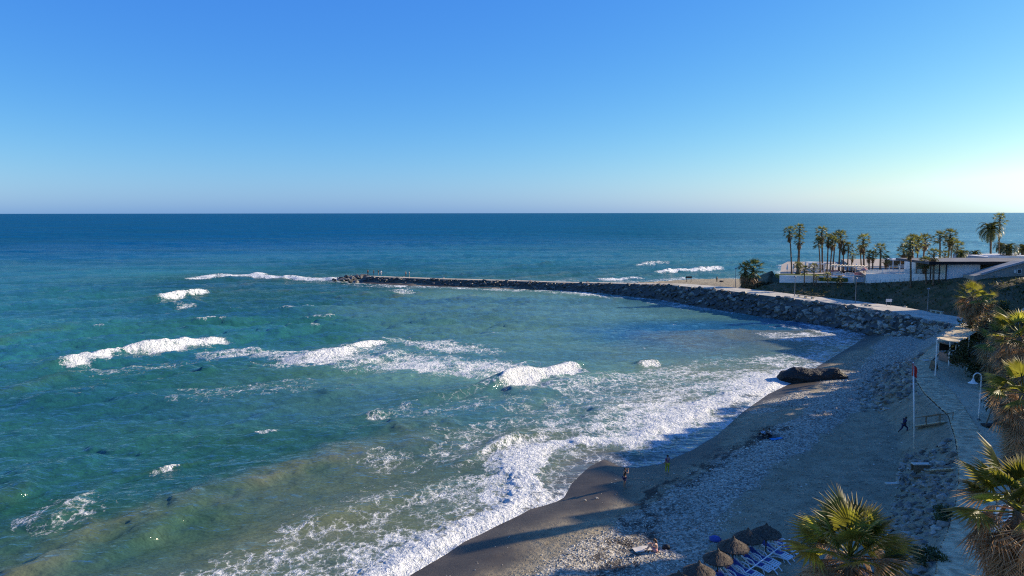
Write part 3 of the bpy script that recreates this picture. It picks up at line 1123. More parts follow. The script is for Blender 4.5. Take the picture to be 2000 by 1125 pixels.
def near_palm(label, top, base_z, scale, ngreen, ndead, seedv, skirt=1.6, group=None, lean=(0, 0), r0=0.24, up=84, low=-16, dtop=8):
    """fan palm close to the camera: each leaf is a part"""
    r = random.Random(seedv)
    h = top.z - base_z
    t = thing('fan_palm', label, 'palm tree', (top.x - lean[0], top.y - lean[1], base_z), 0, group)
    trunk_mb(h - 0.15, r0, r0 * 0.8, lean).build('trunk', M_trunk, t, True)
    c = Vector((lean[0], lean[1], h))
    for i in range(ngreen):
        f = (i + 0.5) / ngreen
        el = R(up - (up - low) * f ** 0.9) + R(r.uniform(-9, 9))
        phi = i * 2.39996 + r.uniform(-.25, .25)
        o = link('frond', FANS[i % 3], None, t)
        o.matrix_local = frond_matrix(phi, el, r.uniform(-.35, .35), scale * r.uniform(0.85, 1.12) * (0.86 if f < 0.12 else 1), c + Vector((0, 0, 0.12 - 0.35 * f)))
    for i in range(ndead):
        f = (i + 0.5) / ndead
        el = R(dtop - (82 + dtop) * f ** 0.62) + R(r.uniform(-12, 10))
        phi = i * 2.39996 + 0.8 + r.uniform(-.3, .3)
        o = link('dead_frond', FANS_D[i % 3], None, t)
        o.matrix_local = frond_matrix(phi, el, r.uniform(-.8, .8), scale * r.uniform(0.75, 1.12), c + Vector((0, 0, -0.05 - skirt * f)))
    return t

# far fan palms: crown, dead skirt and trunk
def crown_mesh(name, nf, nseg, el0, el1, seedv, dead=False, Lp=1.0, Lb=1.15):
    r = random.Random(seedv)
    items = []
    fm = [fan_mesh('tmp', nseg, Lp, Lb, R(95 if not dead else 70), 0.5 if not dead else 0.9, 0.35 if not dead else 1.0, seedv + k, 0.42, 0.9 if not dead else 0.85, 0.04) for k in range(2)]
    for i in range(nf):
        f = (i + 0.5) / nf
        el = R(el0 + (el1 - el0) * f) + R(r.uniform(-9, 9))
        items.append((fm[i % 2], frond_matrix(i * 2.39996 + r.uniform(-.3, .3), el, r.uniform(-.4, .4), r.uniform(0.82, 1.12), (0, 0, (0.1 - 0.3 * f) if not dead else (-0.2 - 1.3 * f)))))
    me_ = join_meshes(name, items)
    for k in fm:
        bpy.data.meshes.remove(k)
    return me_

CR = [crown_mesh('crown', 25, 11, 84, -46, 300 + 7 * k, Lp=1.15, Lb=1.0) for k in range(3)]
SK = [crown_mesh('dead_skirt', 20, 7, -38, -82, 400 + 7 * k, True, 0.8, 0.8) for k in range(3)]
SKB = [crown_mesh('dead_skirt', 46, 7, -30, -84, 430 + 7 * k, True, 0.8, 0.9) for k in range(2)]
for me_ in CR:
    me_.materials.append(M_frond_far)
for me_ in SK + SKB:
    me_.materials.append(M_dead_far)
TRUNK_UNIT = {}

def far_palm(label, crown, base, cr_w, group, k=0, skirt=True, name='fan_palm', r0=0.22, big=False, depth_skirt=1.0):
    """crown: world point of the crown centre, base: world point of the foot, cr_w: crown diameter in metres"""
    t = thing(name, label, 'palm tree', base, 0, group)
    d = crown - base
    mb = MB()
    pts = [(d.x * q ** 1.3, d.y * q ** 1.3, d.z * q) for q in (0, .06, .25, .5, .75, 1)]
    rad = [r0 * 1.4, r0 * 1.1, r0, r0 * .92, r0 * .85, r0 * .8]
    mb.tube(pts, rad, 8).build('trunk', M_trunk, t, True)
    s_ = cr_w / 3.9
    o = link('crown', CR[k % 3], None, t)
    o.location = d
    o.scale = (s_, s_, s_)
    o.rotation_euler = (0, 0, k * 1.7)
    if skirt:
        o = link('dead_skirt', (SKB if big else SK)[k % 2], None, t)
        o.location = d + Vector((0, 0, .3 if big else 0))
        q_ = s_ * (1.3 if big else 1)
        o.scale = (q_, q_, q_ * depth_skirt)
        o.rotation_euler = (0, 0, k * 2.3)
    return t

def feather_crown(nf, L, el0, el1, seedv, nl=11):
    r = random.Random(seedv)
    mb = MB()
    for i in range(nf):
        f = (i + 0.5) / nf
        el = R(el0 + (el1 - el0) * f + r.uniform(-7, 7))
        phi = i * 2.39996 + r.uniform(-.2, .2)
        out = Vector((math.cos(phi), math.sin(phi), 0))
        side = Vector((-math.sin(phi), math.cos(phi), 0))
        p = Vector((0, 0, 0))
        pts = [p.copy()]
        e = el
        for q in range(nl):
            p = p + (out * math.cos(e) + Vector((0, 0, math.sin(e)))) * (L / nl)
            e -= R(9 + 4 * (1 - f)) * (0.6 + q / nl)
            pts.append(p.copy())
        mb.tube(pts[::2], [0.04 - 0.03 * q / max(1, len(pts[::2]) - 1) for q in range(len(pts[::2]))], 3, False)
        for q in range(1, nl + 1):
            for sgn in (-1, 1):
                ll = L * 0.17 * math.sin(math.pi * min(1, 0.18 + 0.8 * q / nl)) + 0.12
                dr = (pts[q] - pts[q - 1]).normalized()
                tp = pts[q] + side * sgn * ll + dr * ll * 0.75 + Vector((0, 0, -0.25 * ll))
                mb.add([pts[q - 1], pts[q], tp], [(0, 1, 2)])
                mid = (pts[q] + pts[q - 1]) / 2
                mb.add([mid - dr * .05, mid + dr * .12, mid + side * sgn * ll * .9 + dr * ll * 0.9 + Vector((0, 0, -0.1 * ll))], [(0, 1, 2)])
    return mb.mesh('crown')
FEA = [feather_crown(34, 2.9, 78, -28, 500 + k) for k in range(2)]
for me_ in FEA:
    me_.materials.append(M_frond_far)

def date_palm(label, crown, base, w, group, k=0, r0=0.27):
    t = thing('date_palm', label, 'palm tree', base, 0, group)
    d = crown - base
    MB().tube([(0, 0, 0), (d.x * .1, d.y * .1, d.z * .3), (d.x * .6, d.y * .6, d.z * .7), d, d + Vector((0, 0, .3))], [r0 * 1.3, r0, r0 * .95, r0 * 1.35, r0 * .6], 9).build('trunk', M_trunk, t, True)
    o = link('crown', FEA[k % 2], None, t)
    o.location = d
    o.scale = (w / 4.6,) * 3
    o.rotation_euler = (0, 0, k * 1.3)
    return t

ORD = ['first', 'second', 'third', 'fourth', 'fifth', 'sixth', 'seventh', 'eighth', 'ninth', 'tenth', 'eleventh', 'twelfth', 'thirteenth',
       'fourteenth', 'fifteenth', 'sixteenth', 'seventeenth', 'eighteenth', 'nineteenth', 'twentieth', 'twenty first', 'twenty second',
       'twenty third', 'twenty fourth', 'twenty fifth', 'twenty sixth', 'twenty seventh', 'twenty eighth', 'twenty ninth', 'thirtieth', 'thirty first', 'thirty second']

# (crown x, crown y, crown radius in photo pixels, foot x, foot y, floor height)
TP = [(1542, 454, 13, 1546, 535, ZT1), (1562, 450, 13, 1560, 534, ZT1), (1561, 470, 12, 1557, 534.5, ZT1), (1605, 456, 15, 1606, 532.5, ZT1),
      (1599, 476, 12, 1602, 533, ZT1), (1618, 467, 13, 1615, 531, ZT1), (1626, 472, 12, 1621, 531.5, ZT1), (1632, 466, 12, 1626, 530.5, ZT1),
      (1642, 463, 15, 1638, 530, ZT1), (1648, 482, 12, 1646, 530, ZT1), (1657, 485, 12, 1655, 530, ZT1), (1665, 502, 8, 1662, 531, ZT1),
      (1686, 471, 16, 1687, 528.5, ZT1), (1680, 491, 11, 1682, 527, ZT1), (1697, 498, 11, 1697, 527, ZT2), (1705, 500, 10, 1704, 526.5, ZT2),
      (1720, 490, 15, 1719, 527, ZT2), (1731, 509, 10, 1730, 526.5, ZT2), (1765, 492, 14, 1771, 526, ZT2), (1782, 472, 15, 1782, 526, ZT2),
      (1793, 473, 14, 1791, 525.5, ZT2), (1807, 470, 15, 1802, 522, ZT2), (1836, 466, 15, 1835, 519, ZT2), (1846, 498, 10, 1846, 521, ZT2),
      (1856, 461, 15, 1851, 518, ZT2), (1858, 477, 14, 1857, 518.5, ZT2), (1870, 484, 15, 1867, 518, ZT2), (1768, 511, 11, 1771, 524, ZT2)]
order = sorted(range(len(TP)), key=lambda i: TP[i][3])
for rank, i in enumerate(order):
    cx, cy, cr, bx, by, zf = TP[i]
    b = P(bx, by, zf)
    c = PY(cx, cy, b.y)
    wdt = 2.15 * cr / F * b.y
    far_palm('tall fan palm on the white club terrace, %s trunk from the left' % ORD[rank], c, b, wdt, 'fan palms on the club terrace', i, skirt=(i % 3 != 1), r0=0.20 if cr < 15 else 0.26)
# in front of the wall
for rank, (cx, cy, cr, bx, by) in enumerate([(1571, 529, 11, 1571, 553.5), (1590, 524, 10, 1589, 553.5), (1594, 543, 7, 1593.5, 554.5), (1616, 540, 9, 1617, 554.5), (1640, 547, 8, 1641, 555)]):
    Yb = np.interp(bx, [1522, 1690], [186.6, 180.6])
    b = PY(bx, by, Yb)
    b.z = gz(b.x, b.y)
    far_palm('young fan palm before the low white wall, %s from the left' % ORD[rank], PY(cx, cy, Yb), b, 2.2 * cr / F * Yb, 'young fan palms before the wall', rank, skirt=False, r0=0.16)
for rank, (cx, cy, cr, bx, by, Yb) in enumerate([(1778, 482, 19, 1779, 549, 169.5), (1806, 514, 14, 1809, 546.5, 167.5), (1824, 499, 15, 1823, 545.5, 165.5)]):
    b = PY(bx, by, Yb)
    b.z = gz(b.x, b.y)
    far_palm(['broad dark fan palm before the wall, rooted lower than its neighbours', 'short fan palm leaning before the right end of the wall', 'fan palm before the dark porch of the club'][rank],
             PY(cx, cy, Yb), b, 2.15 * cr / F * Yb, 'fan palms in front of the club wall', rank + 1, True, r0=0.22)
# right of the club
def roofpalm(kind, label, cx, cy, w, bx, by, Yb, k, sk=False):
    b = PY(bx, by, Yb)
    b.z = gz(b.x, b.y) if b.z > gz(b.x, b.y) else b.z
    c = PY(cx, cy, Yb)
    wd = 2.1 * w / F * Yb
    if kind == 'd':
        date_palm(label, c, b, wd, None, k)
    else:
        far_palm(label, c, b, wd, None, k, sk, r0=0.17)
roofpalm('d', 'tall date palm with a drooping crown behind the club roof', 1935, 449, 24, 1936, 512, 196, 0)
roofpalm('f', 'tallest and thinnest fan palm beside the big date palm', 1953, 430, 14, 1951, 512, 196, 1)
roofpalm('d', 'sunlit feathery palm low behind the thin tall palm', 1954, 482, 13, 1954, 512, 200, 1)
roofpalm('d', 'dark bushy date palm rising over the club roof edge', 1970, 487, 18, 1970, 520, 187, 0)
roofpalm('d', 'date palm cut by the right edge of the picture, behind the roof', 1997, 486, 14, 1998, 512, 190, 1)
roofpalm('d', 'low date palm showing over the flat club roof', 1904, 498, 14, 1904, 514, 192, 0)
roofpalm('d', 'pale date palm leaning beside the last terrace fan palms', 1876, 496, 13, 1873, 516, 186, 1)
roofpalm('f', 'small fan palm behind the roof near the low date palm', 1887, 498, 9, 1886, 514, 192, 2)
# leafy shrub palm on the left end of the terrace
b = P(1558, 537, ZT1)
t = thing('yucca', 'stout yellow green yucca at the left end of the terrace', 'plant', b)
MB().tube([(0, 0, 0), (0.1, 0, 1.2), (-0.3, 0, 2.3)], [0.75, 0.45, 0.25], 9).build('trunk', M_trunk, t, True)
MB().tube([(0.25, 0, 0.9), (0.6, 0, 2.2)], [0.3, 0.18], 7).build('trunk', M_trunk, t, True)
for dx, dz, sc in ((-0.35, 2.5, .55), (0.6, 2.4, .5)):
    o = link('crown', CR[1], None, t)
    o.location = (dx, 0, dz)
    o.scale = (sc,) * 3

# palm pair with shaggy skirts at the end of the slope
for rank, (cx, cy, w, bx, by) in enumerate([(1471, 527, 21, 1472, 552), (1456, 527, 15, 1457, 552)]):
    Yb = 196 + rank
    b = PY(bx, by, Yb)
    b.z = min(b.z, gz(b.x, b.y))
    far_palm(['shaggy fan palm with a brown skirt at the end of the slope', 'smaller dark fan palm left of the shaggy one on the slope'][rank], PY(cx, cy, Yb), b, 2.3 * w / F * Yb,
             'shaggy palms at the end of the slope', rank, True, big=True, depth_skirt=1.5)

# palms along the promenade, near enough to show their leaves
near_palm('big fan palm in front of the beach umbrellas, green top over brown skirt', PY(1660, 1086, 25.5), 4.4, 1.16, 22, 110, 1, 1.2, up=88, low=14, dtop=26)
near_palm('fan palm leaning over the boardwalk at the lower right edge', PY(1990, 990, 25.5), 4.4, 1.15, 20, 110, 2, 1.6, up=86, low=6, dtop=14)
near_palm('fan palm with orange dead leaves in front of the promenade lamp', PY(1998, 765, 44), 4.4, 1.15, 16, 130, 3, 3.2, 'fan palms along the promenade')
near_palm('fan palm at the right edge, behind the palm with orange dead leaves', PY(1992, 655, 52), 4.4, 1.15, 18, 100, 4, 3.0, 'fan palms along the promenade')
near_palm('brown skirted fan palm above the dark bushes by the pergola', PY(1958, 665, 62), 6.0, 1.15, 8, 95, 7, 2.6, 'fan palms along the promenade')


near_palm('dry fan palm whose trunk rises through the reed pergola', PY(1899, 580, 96), 4.4, 1.18, 12, 75, 5, 1.6, 'dry palms at the pergola', r0=0.2)
near_palm('second dry fan palm close behind the one through the pergola', PY(1920, 590, 104), 4.6, 1.15, 8, 62, 6, 1.6, 'dry palms at the pergola', r0=0.2)

# ------------------------------------------------------------------ rocks
def boulder_mesh(seedv, npts=15):
    import bmesh
    r = random.Random(seedv)
    bm = bmesh.new()
    for i in range(npts):
        d = Vector((r.gauss(0, 1), r.gauss(0, 1), r.gauss(0, 1))).normalized()
        d = Vector((d.x * 1.0, d.y * 0.8, d.z * 0.7)) * r.uniform(0.85, 1.05)
        bm.verts.new(d)
    bmesh.ops.convex_hull(bm, input=bm.verts)
    for v in [v for v in bm.verts if not v.link_faces]:
        bm.verts.remove(v)
    me_ = bpy.data.meshes.new('boulder')
    bm.to_mesh(me_)
    bm.free()
    return me_

def boulder_set(m, n, seedv):
    out = []
    for i in range(n):
        me_ = boulder_mesh(seedv + i)
        me_.materials.append(m)
        out.append(me_)
    return out
B_ROCK = boulder_set(M_rock, 9, 1000)
B_WET = boulder_set(M_rock_wet, 9, 1100)
B_PALE = boulder_set(M_rock_pale, 6, 1200)

def rock_thing(name, label, cat, items, limit=290):
    """items: (x, y, z, size, set) sorted so that the first show largest"""
    t = thing(name, label, cat, (items[0][0], items[0][1], 0))
    o0 = t.location.copy()
    r = random.Random(len(items))
    rest = {}
    for i, (x, y, zz, sz, bs) in enumerate(items):
        me_ = bs[r.randrange(len(bs))]
        M = Matrix.Translation((x - o0.x, y - o0.y, zz)) @ Matrix.Rotation(r.uniform(0, 6.28), 4, 'Z') @ Matrix.Rotation(r.uniform(-.5, .5), 4, 'X') @ Matrix.Diagonal((sz * r.uniform(.8, 1.3), sz * r.uniform(.75, 1.1), sz * r.uniform(.7, 1.05), 1))
        if i < limit:
            o = link('boulder', me_, None, t)
            o.matrix_local = M
        else:
            rest.setdefault(me_.materials[0].name, []).append((me_, M))
    for k, v in rest.items():
        me_ = join_meshes('boulders', v)
        o = link('boulders', me_, bpy.data.materials[k], t)
        stuff(o)
    return t

def along(pts, t):
    seg = [(pts[i + 1] - pts[i]).length for i in range(len(pts) - 1)]
    d = t * sum(seg)
    for i, L in enumerate(seg):
        if d <= L or i == len(seg) - 1:
            q = min(1, d / L)
            dr = (pts[i + 1] - pts[i]) / L
            return pts[i] * (1 - q) + pts[i + 1] * q, dr, i + q
        d -= L

def edge_rocks(pts, zs, n, off0, off1, size0, size1, side, sets, seedv, slope=0.9):
    r = random.Random(seedv)
    out = []
    for i in range(n):
        t = (i + r.random()) / n
        p, dr, iq = along(pts, t)
        nr = Vector((dr.y, -dr.x)) * side
        k = int(iq)
        q = iq - k
        ztop = zs[k] * (1 - q) + zs[min(k + 1, len(zs) - 1)] * q
        u = r.random()
        off = off0 + (off1 - off0) * u
        x, y = p + nr * off
        sz = size0 + (size1 - size0) * r.random() ** 1.6
        zz = max(ztop - 0.15 - max(0, off - .2) * slope, -0.6) + 0.1 * sz
        out.append((x, y, zz, sz, sets(u, t, zz, r)))
    return out

# which side of the near edge is the bay
dd = road_n[4] - road_n[3]
SIDE = 1 if Vector((dd.y, -dd.x)).y < 0 else -1
rv = edge_rocks(road_n[:9], road_z[:9], 1000, 0.1, 5.6, 0.32, 1.10, SIDE,
                lambda u, t, zz, r: (B_WET if zz < 0.8 or (r.random() < 0.20 + 0.6 * (t > .5)) else (B_PALE if t < 0.32 and r.random() < .45 else B_ROCK)), 31)
for (px, py, sz) in [(1728, 628, 1.15), (1742, 634, 1.25), (1756, 627, 1.2), (1712, 622, 1.0), (1768, 634, .9), (1700, 630, .9), (1735, 617, .9), (1690, 622, .85), (1670, 628, .8), (1640, 622, .8), (1795, 640, .9), (1780, 630, .8), (1650, 634, .8)]:
    p = on_ground(px, py + 4, 1.5)
    rv.append((p.x, p.y, p.z + 0.2, sz * 0.95, B_PALE))
rv.sort(key=lambda q: -q[3] / q[1])
rock_thing('rock_revetment', 'grey boulder revetment between the bay and the promenade road', 'revetment', rv)
jt = edge_rocks(road_n[8:], road_z[8:], 760, 0.0, 3.6, 0.32, 0.95, SIDE, lambda u, t, zz, r: (B_WET if zz < 1.5 or r.random() < .72 else B_ROCK), 32)
jt.sort(key=lambda q: -q[3] / q[1])
jt2 = edge_rocks(road_f[8:], road_z[8:], 240, 0.1, 3.2, 0.45, 0.9, -SIDE, lambda u, t, zz, r: (B_WET if r.random() < .6 else B_ROCK), 33)
for (px, py) in [(655, 546), (663, 543), (672, 545), (680, 541), (690, 544), (700, 541), (707, 544), (668, 548), (684, 549), (697, 549), (676, 541), (715, 548)]:
    p = P(px, py, 0.8)
    jt2.append((p.x, p.y, 0.3 + random.uniform(0, .6), random.uniform(.8, 1.3), B_WET))
for i in range(60):
    t_ = random.random()
    p = P(650 + 72 * t_, 548.5 - 2.5 * t_ - random.random() * (3 + 3 * t_), 0.5)
    jt.insert(0, (p.x, p.y, 0.1 + random.uniform(0, .4) + t_ * 1.0, random.uniform(.8, 1.25), B_WET))
rock_thing('breakwater', 'long dark rock breakwater reaching out into the sea', 'breakwater', jt + jt2)

def slope_rocks(n, i0, i1, off0, off1, s0, s1, seedv):
    r = random.Random(seedv)
    out = []
    pts = [p.xy for p in bwl[i0:i1]]
    for i in range(n):
        t = (i + r.random()) / n
        p, dr, iq = along(pts, t)
        nr = Vector((-dr.y, dr.x))
        off = off0 + (off1 - off0) * r.random()
        x, y = p + nr * off
        sz = s0 + (s1 - s0) * r.random() ** 2
        out.append((x, y, gz(x, y) + sz * .15, sz, B_PALE if r.random() < .22 else B_ROCK))
    out.sort(key=lambda q: -q[3] / q[1])
    return out
rock_thing('rock_slope', 'loose grey rocks banked against the near side of the boardwalk', 'rock bank', slope_rocks(560, 0, 8, 0.25, 4.2, 0.16, 0.52, 41))
rock_thing('rock_slope', 'dark rocks piled below the boardwalk before the pergola', 'rock bank', slope_rocks(330, 10, 15, 0.3, 6.0, 0.2, 0.62, 42))

# the black rock lying on the beach
def black_rock():
    import bmesh
    a, b = P(1519, 744, 0.3), P(1654, 748, 0.3)
    a.z = gz(a.x, a.y)
    b.z = gz(b.x, b.y)
    prof = [(0.0, 1.1), (0.05, 1.7), (0.14, 1.8), (0.24, 2.3), (0.34, 2.2), (0.45, 1.9), (0.56, 1.75), (0.68, 1.7), (0.78, 1.75), (0.86, 1.65), (0.92, 1.0), (1.0, 0.35)]
    vs, fs = [], []
    L = (b - a).length
    nrm = Vector((-(b - a).y, (b - a).x, 0)).normalized()
    n = 12
    for i, (t, h) in enumerate(prof):
        c = a.lerp(b, t)
        w = 1.9 * (1 - abs(t - .45) * .9)
        for k in range(n):
            q = math.pi * k / (n - 1)
            rr_ = 1 + random.uniform(-.05, .05)
            overhang = 0.25 if i < 3 else 0
            p = c - nrm * (math.cos(q) * w * rr_ * (1 + overhang * math.sin(q))) + Vector((0, 0, math.sin(q) ** .7 * h * rr_ - 0.25))
            vs.append(p - a)
        if i:
            for k in range(n - 1):
                fs.append(((i - 1) * n + k, (i - 1) * n + k + 1, i * n + k + 1, i * n + k))
    fs.append(tuple(range(n)))
    fs.append(tuple((len(prof) - 1) * n + k for k in range(n - 1, -1, -1)))
    me_ = bpy.data.meshes.new('beach_rock')
    me_.from_pydata([tuple(v) for v in vs], [], fs)
    bm = bmesh.new()
    bm.from_mesh(me_)
    bmesh.ops.recalc_face_normals(bm, faces=bm.faces)
    bmesh.ops.triangulate(bm, faces=bm.faces)
    bmesh.ops.subdivide_edges(bm, edges=bm.edges, cuts=2, use_grid_fill=True)
    for v in bm.verts:
        x, y = v.co.x + a.x, v.co.y + a.y
        d = float(samp(NT, np.array([x * 1.0 + v.co.z * 3]), np.array([y + v.co.z * 2]), 9.0)[0])
        v.co += v.normal * 0.06 * d
    bm.to_mesh(me_)
    bm.free()
    o = link('beach_rock', me_, M_rock_black)
    o.location = a
    return tag(o, 'long black rock lying at the edge of the surf', 'rock')
black_rock()

# shingle and pebbles scattered on the sand
def pebbles():
    r = np.random.default_rng(77)
    N = 260000
    x = r.uniform(-12, 70, N)
    y = 36 + 84 * r.random(N) ** 1.3
    d1, a1 = seg_dist(x, y, STREAK)
    w1_ = np.interp(a1, [0, 20, 45, 80, 110, 160], [4.5, 3.2, 2.6, 4.0, 6.5, 6.0])
    dens = 0.9 * (1 - sstep(w1_ * .5, w1_ * 1.4, d1))
    for (qx, qy, zz, rr2, dv) in [(1230, 1095, 1.5, 6, .9), (1190, 1125, 1.4, 5.5, .9), (1530, 778, .9, 7, .8), (1480, 800, .8, 4, .6), (1640, 735, 1, 6, .6)]:
        c = P(qx, qy, zz)
        dens = np.maximum(dens, dv * (1 - sstep(rr2 * .5, rr2, np.hypot(x - c.x, y - c.y))))
    dens = np.maximum(dens, 0.025)
    dens = dens * np.clip(0.75 + 0.45 * samp(NT, x, y, 9), 0.15, 1.2)
    k = r.random(N) < dens * np.where(y < 75, 1.0, 0.7) * 0.75
    x, y = x[k], y[k]
    z_, s_, oe, oh, dp_, dc_, dh_ = ground(x, y)
    k = (s_ < -2.5) & (dp_ > 3.2) & ~oe
    x, y, z_, s_ = x[k], y[k], z_[k], s_[k]
    n = len(x)
    sz = (0.03 + 0.055 * r.random(n) ** 3) * (0.75 + y / 85)
    sz *= np.where(r.random(n) < 0.008, 2.0, 1)
    base = np.array([(1, 0, 0), (0.2, .9, 0.1), (-.9, .15, 0), (-.1, -.95, 0.05), (0.1, 0, .75)])
    ang = r.uniform(0, 6.28, n)
    ca, sa = np.cos(ang), np.sin(ang)
    jit = 1 + r.uniform(-.3, .3, (n, 5, 3))
    b = base[None] * jit
    vx = (b[..., 0] * ca[:, None] - b[..., 1] * sa[:, None]) * sz[:, None] + x[:, None]
    vy = (b[..., 0] * sa[:, None] + b[..., 1] * ca[:, None]) * sz[:, None] * 1.0 + y[:, None]
    vz = b[..., 2] * sz[:, None] + z_[:, None] + 0.008
    V = np.stack([vx, vy, vz], -1).reshape(-1, 3)
    f0 = np.array([(0, 1, 4), (1, 2, 4), (2, 3, 4), (3, 0, 4)])
    FF = (f0[None] + 5 * np.arange(n)[:, None, None]).reshape(-1, 3)
    o = link('pebbles', fast_mesh('pebbles', V, FF, False), M_pebble)
    stuff(o)
    return n
print('pebbles', pebbles())

# ------------------------------------------------------------------ vegetation masses
def leaf_cloud(name, centres, n, size, m, parent=None, seedv=0):
    """centres: (x, y, z, rx, ry, rz) ellipsoids filled with leaf-size faces"""
    r = np.random.default_rng(seedv)
    c = np.array(centres)
    vol = (c[:, 3] * c[:, 4] * c[:, 5]) ** 0.75
    w = r.choice(len(c), n, p=vol / vol.sum())
    d = r.normal(size=(n, 3))
    d /= np.linalg.norm(d, axis=1, keepdims=True)
    rad = r.random(n) ** 0.45
    p = c[w, :3] + d * rad[:, None] * c[w, 3:6]
    a = r.normal(size=(n, 3)) + d * 0.3
    a /= np.linalg.norm(a, axis=1, keepdims=True)
    b = np.cross(a, r.normal(size=(n, 3)))
    b /= np.linalg.norm(b, axis=1, keepdims=True)
    sz = size * r.uniform(.6, 1.4, n)[:, None]
    V = np.stack([p - a * sz, p + b * sz * .45, p + a * sz, p - b * sz * .45], 1).reshape(-1, 3)
    FF = np.arange(4 * n).reshape(n, 4)
    return link(name, fast_mesh(name, V, FF, False), m, parent)

def shrub(label, c, rx, ry, rz, n, size, m, seedv, name='shrub'):
    base = Vector((c.x, c.y, gz(c.x, c.y) - 0.05))
    t = thing(name, label, 'shrub', base)
    r = random.Random(seedv)
    cl = []
    for i in range(9):
        cl.append((r.uniform(-.7, .7) * rx, r.uniform(-.7, .7) * ry, rz * r.uniform(.35, 1.1), rx * r.uniform(.35, .6), ry * r.uniform(.35, .6), rz * r.uniform(.35, .55)))
    leaf_cloud('foliage', cl, n, size, m, t, seedv)
    st = MB()
    for q in cl[:6]:
        st.tube([(0, 0, 0), (q[0] * .5, q[1] * .5, q[2] * .6), (q[0], q[1], q[2])], [.06, .045, .02], 5)
    st.build('stem', M_trunk, t)
    return t

shrub('dark dense bush hanging over the promenade beside the kiosk', P(1908, 722, 5.5), 4.3, 3.8, 3.2, 6200, .17, M_shrub, 61)
shrub('dark bush behind the kiosk, under the palm trunks', P(1925, 672, 7), 4.2, 4.2, 3.8, 5200, .2, M_shrub, 62)
shrub('dry grey brown bush on the bank above the arched lamp', P(1958, 712, 7), 3.2, 3.2, 3.4, 4200, .18, M_dry, 63)
shrub('green bush at the foot of the bank near the right edge', P(1985, 815, 5), 2.2, 3.0, 2.2, 3000, .15, M_shrub, 64)
shrub('dry bush on the bank between the two right hand palms', P(1980, 700, 7.5), 2.8, 3.0, 4.2, 3600, .17, M_dry, 65)
shrub('bush on the slope behind the dry palms', P(1940, 618, 9), 5.0, 4.0, 3.0, 3200, .25, M_shrub, 66)
shrub('olive bush at the right edge, high on the bank', P(1990, 640, 10), 4.0, 4.0, 3.5, 3000, .22, M_dry, 67)
shrub('low scrub beside the shaggy palms at the slope end', PY(1489, 552, 194), 2.6, 1.5, 0.9, 900, .22, M_dry, 68)
shrub('weedy green clump among the rocks beside the boardwalk', on_ground(1842, 1012, 4), 0.9, 1.2, 0.55, 900, .1, M_shrub, 69)
shrub('weedy clump between rocks and planks at the bottom edge', on_ground(1812, 1100, 4), 1.0, 1.1, 0.5, 900, .1, M_shrub, 70)

def cover():
    r = np.random.default_rng(5)
    N = 60000
    x = r.uniform(55, 150, N)
    y = r.uniform(60, 200, N)
    z_, s_, oe, oh, dp_, dc_, dh_ = ground(x, y)
    dens = np.clip(0.75 + 0.5 * samp(NT, x, y, 30), 0.1, 1) * np.where(x > 100, 1.0, 0.55)
    k = (oe & (dc_ > 0.6) | (oh & (dh_ < -0.4))) & (r.random(N) < dens)
    x, y, z_ = x[k], y[k], z_[k]
    n = len(x)
    p = np.stack([x, y, z_ + r.uniform(0, .45, n)], 1)
    a = r.normal(size=(n, 3))
    a[:, 2] = np.abs(a[:, 2]) + .4
    a /= np.linalg.norm(a, axis=1, keepdims=True)
    b = np.cross(a, r.normal(size=(n, 3)))
    b /= np.linalg.norm(b, axis=1, keepdims=True)
    sz = r.uniform(.15, .42, n)[:, None]
    V = np.stack([p - a * sz, p + b * sz * .5, p + a * sz, p - b * sz * .5], 1).reshape(-1, 3)
    o = link('ground_cover', fast_mesh('ground_cover', V, np.arange(4 * n).reshape(n, 4), False), M_shrub)
    stuff(o)
cover()

# ------------------------------------------------------------------ boardwalk of single planks
def boardwalk():
    t = thing('boardwalk', 'weathered wooden boardwalk running along the top of the beach', 'boardwalk', (bwl[1].x, bwl[1].y, ZP))
    o0 = t.location.copy()
    mb = MB().box((0, 0, 0), (1, 1, 1))
    pm = mb.mesh('plank')
    pm.materials.append(M_plank)
    L = [p.copy() for p in bwl]
    Rr = [p.copy() for p in bwr]
    tot = 0
    cum = [0]
    for i in range(len(L) - 1):
        tot += ((L[i + 1] + Rr[i + 1]) / 2 - (L[i] + Rr[i]) / 2).length
        cum.append(tot)
    step = 0.27
    n = int(tot / step)
    r = random.Random(3)
    for k in range(n):
        d = k * step
        i = max(j for j in range(len(cum) - 1) if cum[j] <= d)
        q = (d - cum[i]) / (cum[i + 1] - cum[i])
        a = L[i].lerp(L[i + 1], q)
        b = Rr[i].lerp(Rr[i + 1], q)
        c = (a + b) / 2 - o0
        v = b - a
        o = link('plank', pm, None, t)
        o.location = (c.x, c.y, 0.03 + r.uniform(-.012, .014))
        o.rotation_euler = (r.uniform(-.02, .02), r.uniform(-.004, .004), math.atan2(v.y, v.x) + r.uniform(-.006, .006))
        o.scale = (v.length + r.uniform(-.12, .12), 0.235, 0.06)
    for side in (L, Rr):
        MB().tube([p - o0 + Vector((0, 0, -0.12)) for p in side], 0.11, 4).build('edge_beam', M_dkwood, t)
boardwalk()

# ------------------------------------------------------------------ beach club
def ztop(px, py, Y):
    return PY(px, py, Y).z

